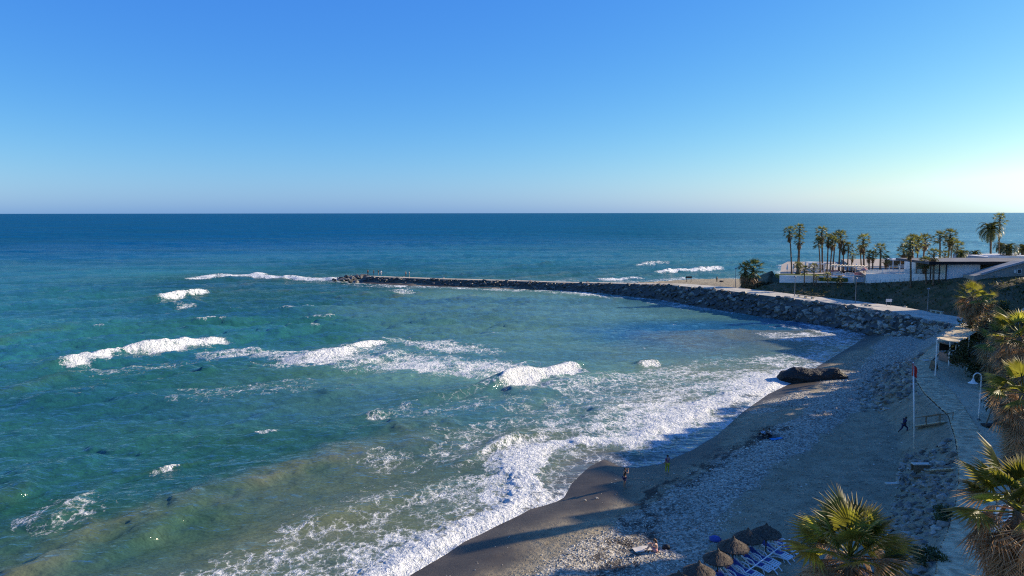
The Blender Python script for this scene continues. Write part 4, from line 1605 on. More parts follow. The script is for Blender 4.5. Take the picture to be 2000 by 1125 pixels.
def wall_between(name, label, a, b, z0a, z0b, z1a, z1b, th, m):
    d = (Vector((b.x, b.y)) - Vector((a.x, a.y))).normalized()
    n = Vector((-d.y, d.x)) * th
    mb = MB()
    mb.add([(a.x, a.y, z0a), (b.x, b.y, z0b), (b.x + n.x, b.y + n.y, z0b), (a.x + n.x, a.y + n.y, z0a),
            (a.x, a.y, z1a), (b.x, b.y, z1b), (b.x + n.x, b.y + n.y, z1b), (a.x + n.x, a.y + n.y, z1a)],
           [(0, 1, 5, 4), (1, 2, 6, 5), (2, 3, 7, 6), (3, 0, 4, 7), (4, 5, 6, 7), (3, 2, 1, 0)])
    o = mb.build(name, m)
    return tag(o, label, 'wall')

wall_between('boundary_wall', 'low white wall under the left part of the palm terrace', w0, Vector((PY(1668, 553, 182.8).x, 182.8, 0)), w0.z - .6, w1.z - .7,
             ztop(1522, 538, 188), ztop(1668, 541, 182.8), .28, M_white)
wall_between('boundary_wall', 'taller white wall between the terrace gate and the club porch', Vector((PY(1690, 553, 181.8).x, 181.8, 0)), Vector((PY(1849, 546, 165.2).x, 165.2, 0)), w1.z - .7, w2.z - .8,
             ztop(1690, 536, 181.8), ztop(1849, 535.5, 165.2), .28, M_white)

gt = thing('gate', 'pale grey gate between the two white terrace walls', 'gate', PY(1679, 554, 182.3))
gw = (1689 - 1669) / F * 182
for sx_ in (-1, 1):
    MB().box((sx_ * gw / 2, 0, 0.75), (.25, .25, 2.4)).build('gate_post', M_concrete, gt)
MB().box((0, 0, 0.85), (gw - .3, .08, 1.1)).build('gate_panel', M_greyroof, gt)
MB().box((0, 0, 1.85), (gw + .2, .2, .14)).build('gate_beam', M_wood, gt)

pf = thing('post_fence', 'row of thin dark posts and wires in front of the taller white wall', 'fence', PY(1692, 554, 180.6))
pm = MB().tube([(0, 0, -.4), (0, 0, 1.05)], .045, 5).mesh('post')
pm.materials.append(M_metal)
o0 = pf.location.copy()
pw = []
for i in range(17):
    px = 1692 + i * 9.2
    Yb = np.interp(px, [1690, 1850], [180.6, 164])
    x_ = PY(px, 550, Yb).x
    z_ = gz(x_, Yb)
    o = link('post', pm, None, pf)
    o.location = (x_ - o0.x, Yb - o0.y, z_ - o0.z)
    pw.append(Vector((x_ - o0.x, Yb - o0.y, z_ - o0.z)))
for hh in (.5, .95):
    MB().tube([p + Vector((0, 0, hh)) for p in pw], .015, 3).build('wire', M_metal, pf)

# glass balustrade on the taller wall
gb = thing('glass_balustrade', 'glass balustrade with white rails above the taller white wall', 'balustrade', PY(1692, 536, 182.5))
o0 = gb.location.copy()
prev = None
for i in range(15):
    px = 1692 + i * 10.4
    Yb = np.interp(px, [1690, 1850], [182.4, 165.9])
    p = PY(px, 536, Yb)
    p.z = np.interp(px, [1690, 1849], [ztop(1690, 536, 181.8), ztop(1849, 535.5, 165.2)])
    MB().box(p - o0 + Vector((0, 0, .55)), (.07, .07, 1.2)).build('rail_post', M_wpaint, gb)
    if prev is not None:
        v = p - prev
        M = Matrix.Rotation(math.atan2(v.y, v.x), 3, 'Z')
        MB().box((p + prev) / 2 - o0 + Vector((0, 0, .55)), (v.length - .1, .03, 1.0), M=M).build('glass_panel', M_glass, gb)
    prev = p
# white portal frame
ft = thing('portal_frame', 'white open frame standing on the terrace behind the glass', 'frame', PY(1746, 536, 184))
fw = 20 / F * 184
for sx_ in (-1, 1):
    MB().box((sx_ * fw / 2, 0, .9), (.14, .14, 2.2)).build('upright', M_wpaint, ft)
MB().box((0, 0, 1.95), (fw + .14, .16, .14)).build('crossbar', M_wpaint, ft)
MB().box((0, 0, .35), (fw - .14, .1, .08)).build('crossbar', M_wpaint, ft)

# long pergola on the terrace
pa, pb = PY(1620, 517.5, 194), PY(1691, 524.5, 189)
pg = thing('pergola', 'cream wooden pergola over the lounge seats on the terrace', 'pergola', (pa.x, pa.y, ZT1))
o0 = pg.location.copy()
dv = pb - pa
dv.z = 0
L_ = dv.length
ang = math.atan2(dv.y, dv.x)
Mz = Matrix.Rotation(ang, 3, 'Z')
zb_ = (pa.z + pb.z) / 2 - ZT1
for yy in (0, 3.2):
    MB().box(Mz @ Vector((L_ / 2, yy, 0)) + Vector((0, 0, zb_)), (L_, .16, .26), M=Mz).build('beam', M_cream, pg)
    for k in range(4):
        MB().box(Mz @ Vector((L_ * (k + .12) / 3.3, yy, 0)) + Vector((0, 0, zb_ / 2 - .13)), (.16, .16, zb_ - .27), M=Mz).build('post', M_wood, pg)
for k in range(12):
    MB().box(Mz @ Vector((L_ * (k + .5) / 12, 1.6, 0)) + Vector((0, 0, zb_ + .18)), (.1, 3.6, .09), M=Mz).build('rafter', M_cream, pg)

def cabana(px, Y, wd, hgt, label, k):
    b = PY(px, 534, Y)
    t = thing('cabana', label, 'cabana', (b.x, Y, ZT1), 0.25)
    MB().box((0, 0, hgt), (wd, wd, .16)).build('roof', M_white, t)
    for sx_ in (-1, 1):
        for sy_ in (-1, 1):
            MB().box((sx_ * (wd / 2 - .08), sy_ * (wd / 2 - .08), hgt / 2 - .05), (.12, .12, hgt - .08)).build('post', M_wpaint, t)
    MB().box((-wd / 2 + .28, wd / 2 - .12, hgt / 2), (.4, .06, hgt - .2)).build('curtain', M_white, t)
    MB().box((wd / 2 - .28, wd / 2 - .12, hgt / 2), (.4, .06, hgt - .2)).build('curtain', M_white, t)
    MB().box((0, 0, .28), (wd * .75, wd * .75, .5)).build('daybed', M_white, t)
cabana(1594, 203, 3.0, 2.3, 'white draped cabana behind the lawn, left one', 0)
cabana(1610, 207, 2.6, 2.2, 'white draped cabana half behind the thick palm trunk', 1)
cabana(1584, 212, 2.6, 2.1, 'small white cabana farther back by the sea', 2)

def closed_parasol(px, Y, hgt, label, zf=ZT1):
    b = PY(px, 534, Y)
    t = thing('closed_parasol', label, 'parasol', (b.x, Y, zf), 0, 'closed white parasols on the terrace')
    MB().tube([(0, 0, 0), (0, 0, hgt)], .04, 6).build('pole', M_metal, t)
    MB().lathe([(.28, .12), (.26, 0.2), (.04, .2)], n=10).build('base', M_concrete, t)
    MB().lathe([(.05, hgt + .05), (.09, hgt - .1), (.16, hgt * .75), (.24, hgt * .5), (.17, hgt * .42), (.05, hgt * .41)], n=9, jit=.12).build('canopy', M_white, t)
closed_parasol(1537, 198, 2.5, 'closed white parasol nearest the left end of the terrace')
closed_parasol(1549, 203, 2.2, 'closed white parasol right of the thin left palm')
closed_parasol(1573, 205, 2.7, 'tall closed parasol between the yucca and the cabanas')
closed_parasol(1631, 204, 2.5, 'closed white parasol behind the left end of the pergola')
closed_parasol(1672, 200, 2.5, 'closed parasol near the right end of the pergola')

def sofa(px, Y, m, label, zf, rz=0.0):
    b = PY(px, 534, Y)
    t = thing('lounge_sofa', label, 'sofa', (b.x, Y, zf), rz)
    MB().box((0, 0, .22), (2.0, .85, .3)).build('base', M_white, t)
    MB().box((0, -.03, .43), (1.9, .75, .14)).build('seat_cushion', m, t)
    MB().box((0, .38, .62), (2.0, .14, .6)).build('backrest', m, t)
    for sx_ in (-1, 1):
        MB().box((sx_ * 1.06, 0, .4), (.12, .85, .55)).build('armrest', M_white, t)
sofa(1637, 192.5, M_cream, 'cream lounge sofa under the left half of the pergola', ZT1, -.2)
sofa(1649, 194.5, M_black, 'dark lounge sofa in the shade of the pergola', ZT1, -.2)
sofa(1659, 190.5, M_cream, 'cream lounge sofa in the middle of the pergola', ZT1, -.2)
sofa(1661, 196, M_black, 'dark lounge sofa farther back behind the pergola posts', ZT1, -.2)
sofa(1676, 189.5, M_salmon, 'salmon lounge sofa near the terrace gate', ZT1, -.2)
sofa(1630, 198, M_salmon, 'salmon lounge sofa behind the thick palm trunk', ZT1, -.2)
sofa(1838, 171, M_salmon, 'salmon lounge sofa in the club porch', ZT2)
# salmon parasol
b = PY(1688, 534, 188)
t = thing('parasol', 'open salmon parasol at the right end of the pergola', 'parasol', (b.x, 188, ZT1))
MB().tube([(0, 0, 0), (0, 0, 2.2)], .04, 6).build('pole', M_metal, t)
MB().lathe([(.03, 2.3), (.5, 2.1), (1.0, 1.75), (.98, 1.7), (.03, 2.05)], n=8).build('canopy', M_salmon, t)

# white bar pavilion at the back
b = PY(1792, 530, 205)
t = thing('bar_pavilion', 'long white flat roofed bar at the sea side of the terrace', 'building', (b.x, 205, ZT2))
wd = 118 / F * 205
MB().box((0, 0, 2.35), (wd, 5, .35)).build('roof', M_white, t)
for k in range(9):
    MB().box((-wd / 2 + .3 + k * (wd - .6) / 8, -2.2, 1.08), (.22, .22, 2.15)).build('column', M_white, t)
MB().box((0, 2.2, 1.08), (wd - .4, .2, 2.15)).build('wall', M_beige, t)
MB().box((0, -1.0, .55), (wd * .7, .7, 1.1)).build('bar_counter', M_white, t)

# main club house
xa, xb = PY(1849, 530, 165).x, PY(1914, 530, 165).x
Yc = 165.0
zr = ztop(1880, 516.5, 165)
ch = thing('club_house', 'white club building with a dark flat roof behind the grass slope', 'building', (xa, Yc, 9))
o0 = ch.location.copy()
def cb(name, x0, x1, y0, y1, z0, z1, m):
    return MB().box(((x0 + x1) / 2 - o0.x, (y0 + y1) / 2 - o0.y, (z0 + z1) / 2 - o0.z), (x1 - x0, y1 - y0, z1 - z0)).build(name, m, ch)
cb('wall', xa, xb, Yc, Yc + 18, 7.5, zr, M_white)
xe = PY(2040, 530, 168).x
cb('side_wall', xb + .02, xe, Yc + 3.2, Yc + 18, 7.5, zr - .01, M_beige)
xl = PY(1815, 516, 164).x
cb('roof', xl, xe, Yc - 1.0, Yc + 13.5, zr + .01, zr + .55, M_dark)
cb('roof_coping', xl - .08, xe, Yc - 1.1, Yc - 1.0, zr - .06, zr + .6, M_black)
cb('upper_roof', PY(1902, 500, 186).x, PY(2050, 500, 186).x, Yc + 15.5, Yc + 30, 9, ztop(1950, 503, 180.5), M_greyroof)
cb('parapet', PY(1903, 500, 185.8).x, PY(2050, 500, 185.8).x, Yc + 15.1, Yc + 15.5, 9, ztop(1950, 501, 180.2), M_white)
for k, px in enumerate((1817, 1834, 1847.5)):
    x_ = PY(px, 530, 164.6).x
    cb('porch_post', x_ - .1, x_ + .1, Yc - .6, Yc - .4, 8.4, zr + .01, M_dkwood)
cb('porch_wall', xl + 1.5, xa - .02, Yc + 7, Yc + 7.3, 8.4, zr, M_brick)
cb('white_unit', PY(1822, 540, 168).x, PY(1830, 540, 168).x, Yc + 3, Yc + 4, 8.6, 9.7, M_white)

# ramp wing at the far right
ax = lambda px, py: PY(px, py, 160.0)
rw = thing('ramp_wing', 'beige wing with a sloping parapet at the right edge', 'building', (ax(1905, 545).x, 160, ax(1905, 545).z))
o0 = rw.location.copy()
prof = [ax(1903, 549), ax(2060, 549), ax(2060, 501), ax(2002, 512.5), ax(1958, 524), ax(1916, 537), ax(1903, 540)]
vs = [(p.x - o0.x, 0, p.z - o0.z) for p in prof] + [(p.x - o0.x, 4.0, p.z - o0.z) for p in prof]
n = len(prof)
MB().add(vs, [tuple(range(n)), tuple(range(2 * n - 1, n - 1, -1))] + [((i + 1) % n, i, n + i, n + (i + 1) % n) for i in range(n)]).build('wall', M_beige, rw)
cop = [ax(1916, 536.2), ax(1958, 523.2), ax(2002, 511.7), ax(2060, 500.2)]
MB().tube([(p.x - o0.x, -.08, p.z - o0.z) for p in cop], .32, 4).build('coping', M_greyroof, rw)
wp = ax(1990, 531)
wf = MB().box((wp.x - o0.x, -.04, wp.z - o0.z), (.95, .14, 1.05)).build('window', M_wpaint, rw)
MB().box((wp.x - o0.x, -.10, wp.z - o0.z), (.7, .06, .8)).build('pane', M_window, wf)
wp = ax(1982, 531)
MB().box((wp.x - o0.x, -.06, wp.z - o0.z), (.45, .1, .75)).build('wall_unit', M_white, rw)

# ------------------------------------------------------------------ road furniture
def street_lamp(px, py, ytop, label, z0=4.5):
    b = P(px, py, z0)
    zt = PY(px, ytop, b.y).z
    b.z = min(b.z, max(gz(b.x, b.y), b.z - .4))
    t = thing('street_lamp', label, 'street lamp', b, 0, 'slim lamps along the promenade road')
    h = zt - b.z
    MB().tube([(0, 0, 0), (0, 0, h * .3), (0, 0, h)], [.09, .07, .05], 7).build('pole', M_metal, t)
    MB().lathe([(.05, h - .02), (.26, h), (.3, h + .1), (.12, h + .3), (.02, h + .33)], n=9).build('lamp_head', M_metal, t)
street_lamp(1551.5, 579, 542, 'slim lamp post before the left end of the low white wall')
street_lamp(1436, 560, 526, 'slim dark lamp post beside the shaggy palms')
street_lamp(1811, 610, 566, 'slim lamp post nearest the dry palms on the slope')
street_lamp(1670, 593, 545, 'tall slim pole below the terrace gate')

def conc_bench(x0, y0, x1, y1, label):
    a, b = P(x0, y0, 4.5), P(x1, y1, 4.5)
    c = (a + b) / 2
    t = thing('concrete_bench', label, 'bench', (c.x, c.y, 4.5), math.atan2((b - a).y, (b - a).x))
    L = (b - a).length
    MB().box((0, 0, .48), (L, .55, .12)).build('seat', M_path, t)
    for k in (-1, 0, 1):
        MB().box((k * L * .4, 0, .21), (.4, .45, .42)).build('leg', M_concrete, t)
conc_bench(1557, 580, 1590, 585, 'long pale bench at the foot of the slope, below the low wall')
conc_bench(1817, 611, 1841, 615, 'long pale bench at the foot of the slope near the dry palms')

b = P(1745, 601, 4.5)
b.z = gz(b.x, b.y + 2)
t = thing('sign_board', 'blank white sign board standing on the dark slope', 'sign', (b.x, b.y + 2, b.z))
w_ = 12 / F * b.y
MB().box((0, 0, 1.25), (w_, .06, w_ * .48)).build('panel', M_wpaint, t)
for k in (-1, 1):
    MB().box((k * w_ * .36, .06, .6), (.07, .06, 1.4)).build('leg', M_metal, t)
for k, (px, py, sz) in enumerate([(1690, 580, .55), (1696, 584, .7), (1700, 589, .5), (1693, 589, .6), (1768, 594, .5), (1685, 585, .45)]):
    p = PY(px, py, 154 + (590 - py) * .35)
    p.z = gz(p.x, p.y)
    o = link('boulder', B_PALE[k], None)
    o.location = p + Vector((0, 0, .15))
    o.scale = (sz, sz, sz * .8)
    o.rotation_euler = (0, 0, k)
    tag(o, ['highest pale boulder of the cluster on the dark slope', 'largest pale boulder of the cluster on the dark slope', 'lowest and rightmost pale boulder of the cluster on the slope', 'lowest left pale boulder of the cluster on the slope', 'lone pale boulder right of the white sign board', 'leftmost pale boulder of the cluster on the dark slope'][k], 'boulder', 'pale boulders on the slope')

t = thing('notice_board', 'dark board on two legs standing on the far sand', 'board', on_ground(1345, 551, 2))
MB().box((0, 0, 1.5), (1.9, .12, .6)).build('panel', M_dkwood, t)
for k in (-1, 1):
    MB().box((k * .75, 0, .6), (.12, .1, 1.22)).build('leg', M_dkwood, t)

# ------------------------------------------------------------------ arched lamps with bell shades
def arch_lamp(px, py, label, h=4.45, side=-1, z0=ZP, r=.055, reach=.75, rz=0.0):
    b = P(px, py, z0)
    t = thing('arched_lamp', label, 'street lamp', b, rz, 'white arched lamps along the boardwalk')
    ar = reach / 2
    pts = [(0, 0, 0), (0, 0, .9), (0, 0, h - ar)] + [(side * (ar - ar * math.cos(q)), 0, h - ar + ar * math.sin(q)) for q in np.linspace(.3, math.pi, 9)] + [(side * 2 * ar, 0, h - ar - .12)]
    MB().tube(pts, [r * 1.7, r * 1.3] + [r] * (len(pts) - 2), 8).build('pole', M_wpaint, t, True)
    c = (side * 2 * ar, 0, h - ar - .12)
    MB().lathe([(.05, .0), (.10, -.08), (.15, -.22), (.22, -.34), (.42, -.44), (.44, -.47), (.40, -.46), (.2, -.38), (.12, -.25), (.02, -.1)], c, 16).build('shade', M_wpaint, t, True)
    MB().lathe([(.02, -.3), (.11, -.36), (.13, -.47), (.08, -.56), (.01, -.58)], c, 10).build('bulb', M_white, t, True)
    MB().lathe([(.16, 0), (.16, .06), (.1, .1), (.05, .1)], n=10).build('base', M_metal, t)
arch_lamp(1911, 820, 'white arched lamp standing free in the middle of the promenade')
arch_lamp(1965, 943, 'white arched lamp in front of the palm with orange dead leaves', side=1, reach=.6)
arch_lamp(1938, 760, 'white bell lamp half hidden in the dark bush behind the kiosk', h=4.6, side=-1)
arch_lamp(1936, 1150, 'white lamp post at the bottom edge under the leaning palm', side=1, r=.07)

# ------------------------------------------------------------------ pergola with kiosk
ZR = 9.05
q4 = [P(1828, 663, ZR), P(1869, 667, ZR), P(1917, 641, ZR), P(1880, 631, ZR)]
kp = thing('reed_pergola', 'pergola with a sunlit reed roof over the beach kiosk', 'pergola', (q4[0].x, q4[0].y, ZP))
o0 = kp.location.copy()
r = random.Random(8)
NS = 13
for k in range(NS):
    t0, t1 = k / NS, (k + 1.04) / NS
    a0, a1 = q4[0].lerp(q4[3], t0), q4[0].lerp(q4[3], t1)
    b0, b1 = q4[1].lerp(q4[2], t0), q4[1].lerp(q4[2], t1)
    dz = r.uniform(-.05, .06)
    e = r.uniform(-.35, .25)
    dr = (b0 - a0).normalized()
    vs = [a0 + dr * e, b0 - dr * r.uniform(-.4, .3), b1 - dr * r.uniform(-.4, .3), a1 + dr * e]
    vs = [v - o0 + Vector((0, 0, dz)) for v in vs]
    mid0, mid1 = (vs[0] + vs[1]) / 2, (vs[3] + vs[2]) / 2
    mid0.z -= .08
    mid1.z -= .05
    top = [vs[0], mid0, vs[1], vs[2], mid1, vs[3]]
    bot = [v - Vector((0, 0, .06)) for v in top]
    MB().add(top + bot, [(0, 1, 4, 5), (1, 2, 3, 4), (11, 10, 7, 6), (10, 9, 8, 7), (0, 6, 7, 1), (1, 7, 8, 2), (3, 9, 10, 4), (4, 10, 11, 5), (2, 8, 9, 3), (5, 11, 6, 0)]).build('reed_mat', M_reed, kp)
for (ta, tb_) in ((0.02, 0.03), (.5, .03), (.5, .97), (.97, .03), (.97, .97)):
    p = q4[0].lerp(q4[3], ta).lerp(q4[1].lerp(q4[2], ta), tb_) - o0
    MB().tube([(p.x, p.y, 0), (p.x, p.y, ZR - ZP - .1)], .085, 8).build('post', M_wpaint, kp)
for e in ((0, 3), (1, 2)):
    MB().tube([q4[e[0]] - o0 - Vector((0, 0, .14)), q4[e[1]] - o0 - Vector((0, 0, .14))], .07, 6).build('beam', M_wpaint, kp)
for tt in (0.01, .33, .66, .99):
    MB().tube([q4[0].lerp(q4[3], tt) - o0 - Vector((0, 0, .13)), q4[1].lerp(q4[2], tt) - o0 - Vector((0, 0, .13))], .05, 6).build('beam', M_wpaint, kp)

ka, kb = P(1853, 709, ZP), P(1890, 708, ZP)
ks = thing('kiosk', 'small beach kiosk with a terracotta counter under the reed roof', 'kiosk', (ka.x, ka.y, ZP), math.atan2((kb - ka).y, (kb - ka).x))
kw = (kb - ka).length
MB().box((kw / 2, 1.0, .55), (kw, 2.0, 1.1)).build('counter', M_pink, ks)
MB().box((kw / 2, -.12, 1.15), (kw + .2, .4, .1)).build('shelf', M_wpaint, ks)
MB().box((kw / 2, 1.95, 1.75), (kw, .1, 1.1)).build('back_wall', M_dkwood, ks)
for k in range(4):
    MB().box((.08 + k * (kw - .16) / 3, .05, 1.75), (.12, .12, 1.1)).build('window_post', M_wpaint, ks)
MB().box((kw / 2, 1.0, 2.36), (kw + .3, 2.3, .12)).build('roof', M_wood, ks)
for k in range(5):
    MB().lathe([(.05, 1.2), (.06, 1.35), (.02, 1.45), (.025, 1.55), (.01, 1.56)], (.6 + k * .42, -.1, 0), 7).build('bottle', M_dkwood if k % 2 else M_white, ks)
MB().box((kw / 2 - .6, -1.4, .02), (kw + 1.0, .18, .12)).build('kerb', M_cream, ks)

rl = thing('handrail', 'pale wooden rail beside the kiosk steps', 'railing', P(1838, 703, ZP))
MB().tube([(0, 0, .6), (1.0, 1.4, 1.35)], .05, 6).build('rail', M_wpaint, rl)
for k in range(3):
    MB().tube([(k * .5, k * .7, -.05), (k * .5, k * .7, .62 + k * .37)], .04, 6).build('post', M_wpaint, rl)
pb_ = thing('a_board', 'brown folding board standing at the end of the boardwalk', 'board', P(1823, 722, ZP), .3)
for sgn in (-1, 1):
    MB().box((sgn * .22, 0, .55), (.05, .7, 1.15), M=Matrix.Rotation(-sgn * .33, 3, 'Y')).build('panel', M_wood, pb_)
tag(MB().box((0, 0, .04), (1.15, .8, .08)).build('pale_slab', M_cream), 'pale flat slab lying on the boardwalk before the kiosk', 'pale_slab')  # thin pale slab on the boards
bpy.data.objects['pale_slab'].location = P(1808, 705, ZP + .08)
bpy.data.objects['pale_slab'].rotation_euler = (0, 0, .3)

es = thing('easel_frame', 'grey wooden easel frame on a dark slab near the palm', 'easel', P(1934, 833, ZP))
MB().box((.1, 0, .08), (1.5, .9, .14)).build('base', M_dkwood, es)
MB().tube([(-.5, -.1, .15), (.15, .1, 1.9)], .06, 5).build('strut', M_wood, es)
MB().tube([(.65, -.1, .15), (.15, .1, 1.9)], .06, 5).build('strut', M_wood, es)
MB().add([(-.35, .08, .5), (.52, .08, .5), (.16, .16, 1.8), (-.35, .12, .5), (.52, .12, .5), (.16, .2, 1.8)], [(0, 1, 2), (5, 4, 3), (0, 3, 4, 1), (1, 4, 5, 2), (2, 5, 3, 0)]).build('board', M_concrete, es)
gb_ = thing('green_bin', 'green bin on a concrete block behind the orange leaved palm', 'bin', P(1953, 842, ZP))
MB().box((0, 0, .25), (1.0, .8, .5)).build('block', M_concrete, gb_)
MB().lathe([(.2, .5), (.26, 1.1), (.28, 1.15), (.22, 1.22), (.02, 1.26)], n=10).build('body', M_green, gb_)
cb_ = thing('planter', 'round concrete planter below the bell lamp', 'planter', P(1979, 866, ZP))
MB().lathe([(.7, 0), (.8, .12), (.85, .45), (.75, .47), (.7, .3), (.02, .3)], n=14).build('bowl', M_concrete, cb_)

# ------------------------------------------------------------------ stairs down to the beach
def stairs(pa, pb, label, wd, nst, rails=True):
    a = P(*pa, ZP - .05)
    b = on_ground(*pb, 2.2)
    b.z += .1
    d = b - a
    h = Vector((d.x, d.y, 0))
    L = h.length
    t = thing('wooden_stairs', label, 'stairs', a, math.atan2(d.y, d.x))
    for k in range(nst):
        q = (k + .5) / nst
        MB().box((L * q, 0, d.z * q), (L / nst * .8, wd, .07)).build('step', M_plank, t)
    for sgn in (-1, 1):
        MB().tube([(0, sgn * wd / 2, -.1), (L, sgn * wd / 2, d.z - .1)], .08, 4).build('stringer', M_wood, t)
        if rails:
            MB().tube([(0, sgn * wd / 2, .8), (L, sgn * wd / 2, d.z + .8)], .04, 5).build('handrail', M_wood, t)
            for q in (0.02, .5, .98):
                MB().tube([(L * q, sgn * wd / 2, d.z * q - .2), (L * q, sgn * wd / 2, d.z * q + .8)], .04, 5).build('post', M_wood, t)
stairs((1849, 824), (1794, 834), 'wooden stairs with handrails leading down to the running person', 1.5, 10)
stairs((1871, 915), (1818, 921), 'steep plank steps among the rocks beside the boardwalk', 1.1, 9, False)

bn = thing('wooden_crate', 'low wooden box with a pale top plank on the sand by the rocks', 'box', on_ground(1798, 921, 2))
MB().box((0, 0, .62), (1.45, .5, .07)).build('top_plank', M_cream, bn)
MB().box((0, -.2, .3), (1.4, .05, .55)).build('front_panel', M_wood, bn)
MB().box((0, .2, .3), (1.4, .05, .55)).build('back_panel', M_wood, bn)
o = MB().box((0, 0, .04), (1.5, .5, .08)).build('plank_board', M_wood)
o.location = on_ground(1799, 932, 2)
tag(o, 'brown board lying flat in front of the wooden box', 'board')
o = MB().box((0, 0, .05), (1.6, .35, .1)).build('driftwood', M_cream)
o.location = on_ground(1748, 946, 2)
o.rotation_euler = (0, 0, .05)
tag(o, 'pale driftwood plank lying on the dark sand', 'driftwood')
for (px, py, sz, lb) in [(1797, 946, .22, 'upper white stone by the foot of the rock bank'), (1796, 953, .16, 'smaller white stone just below the upper one'), (1521, 1046, .09, 'tiny white stone beside the farthest straw umbrella'),
                         (1165, 974, .16, 'pale stone on the wet sand left of the photographer'), (1142, 978, .12, 'small dark stone on the wet sand near the foam'), (1110, 1083, .15, 'stone on the wet sand below the shadow tongue')]:
    p = on_ground(px, py, 1.5)
    o = link('stone', B_PALE[int(px) % 6], None)
    o.location = p + Vector((0, 0, sz * .4))
    o.scale = (sz * 1.2, sz, sz * .8)
    tag(o, lb, 'stone')

# ------------------------------------------------------------------ flagpole
b = on_ground(1785.5, 877, 2)
ft = PY(1783.5, 708, b.y)
h = ft.z - b.z
t = thing('flagpole', 'tall white flagpole on the sand with a limp red flag', 'flagpole', b)
MB().tube([(0, 0, -.2), (ft.x - b.x, 0, h)], [.075, .06], 9).build('pole', M_wpaint, t, True)
MB().tube([(ft.x - b.x, 0, h - 1.25), (ft.x - b.x, 0, h - .1)], [.068, .066], 9).build('red_band', simple('faded red', (.42, .10, .08), .7), t, True)
vs, fs = [], []
for i in range(9):
    for j in range(5):
        u, v = j / 4, i / 8
        vs.append((ft.x - b.x + .06 + u * .30 + .03 * math.sin(7 * v), .07 * math.sin(9 * u + 3 * v), h - .25 - v * 1.0 - u * .25))
for i in range(8):
    for j in range(4):
        q = i * 5 + j
        fs.append((q, q + 1, q + 6, q + 5))
MB().add(vs, fs).build('flag', M_red, t, True)

# ------------------------------------------------------------------ straw umbrellas and loungers
def umbrella_proto(seedv):
    random.seed(seedv)
    t = thing('straw_umbrella', 'x', 'beach umbrella', (0, 0, 0), 0, 'straw umbrellas above the loungers')
    MB().tube([(0, 0, -.3), (0, 0, 2.1)], .045, 7).build('pole', M_dkwood, t)
    th = MB()
    th.lathe([(.05, 2.40), (.14, 2.28), (.36, 2.13), (.66, 1.94), (.98, 1.74), (.97, 1.66)], n=26, jit=.035)
    th.lathe([(.9, 1.72), (.5, 1.9), (.05, 2.05)], n=14)
    for k in range(60):
        a = random.uniform(0, 6.28)
        r0 = random.uniform(.86, .98)
        c, s_ = math.cos(a), math.sin(a)
        w = .05
        th.add([(r0 * c - w * s_, r0 * s_ + w * c, 1.74), (r0 * c + w * s_, r0 * s_ - w * c, 1.74), ((r0 + .07) * c, (r0 + .07) * s_, 1.52 + random.uniform(-.05, .05))], [(0, 1, 2)])
    for k in range(120):
        a = random.uniform(0, 6.28)
        r0 = random.uniform(.15, .85)
        zz = 2.34 - r0 * .62
        c, s_ = math.cos(a), math.sin(a)
        w = .03
        th.add([(r0 * c - w * s_, r0 * s_ + w * c, zz + .01), (r0 * c + w * s_, r0 * s_ - w * c, zz + .01), ((r0 + .22) * c, (r0 + .22) * s_, zz - .08)], [(0, 1, 2)])
    th.build('thatch', M_straw, t)
    MB().lathe([(.01, 2.5), (.07, 2.42), (.11, 2.3), (.16, 2.22)], n=10, jit=.1).build('cap', M_straw, t)
    for k in range(6):
        a = k * 1.047
        MB().tube([(0, 0, 1.5), (.75 * math.cos(a), .75 * math.sin(a), 1.82)], .02, 4).build('rib', M_dkwood, t)
    return t
UMB = [(1497, 1018, 'straw umbrella farthest from the bottom edge, fully in shade'), (1461, 1027, 'straw umbrella second from the top of the row, its tip catching sun'),
       (1432, 1046, 'dark straw umbrella partly covering the blue bundle'), (1402, 1064, 'straw umbrella with a bright sunlit right side in the middle of the row'),
       (1365, 1091, 'straw umbrella nearer the water with a sunlit fringe'), (1325, 1113, 'straw umbrella cut by the bottom edge, nearest the water'), (1512, 1124, 'straw umbrella at the bottom edge behind the big palm')]
u0 = umbrella_proto(5)
for i, (px, py, lb) in enumerate(UMB):
    p = P(px, py, 4.45)
    p.z = gz(p.x, p.y)
    p = P(px, py, p.z + 2.45)
    p.z -= 2.45
    if i == 0:
        u0.location = p
        u0.scale = (.94,) * 3
        u0['label'] = lb
    else:
        dup(u0, p, i * .9, lb, 0.94 + .04 * ((i * 7) % 3 - 1))

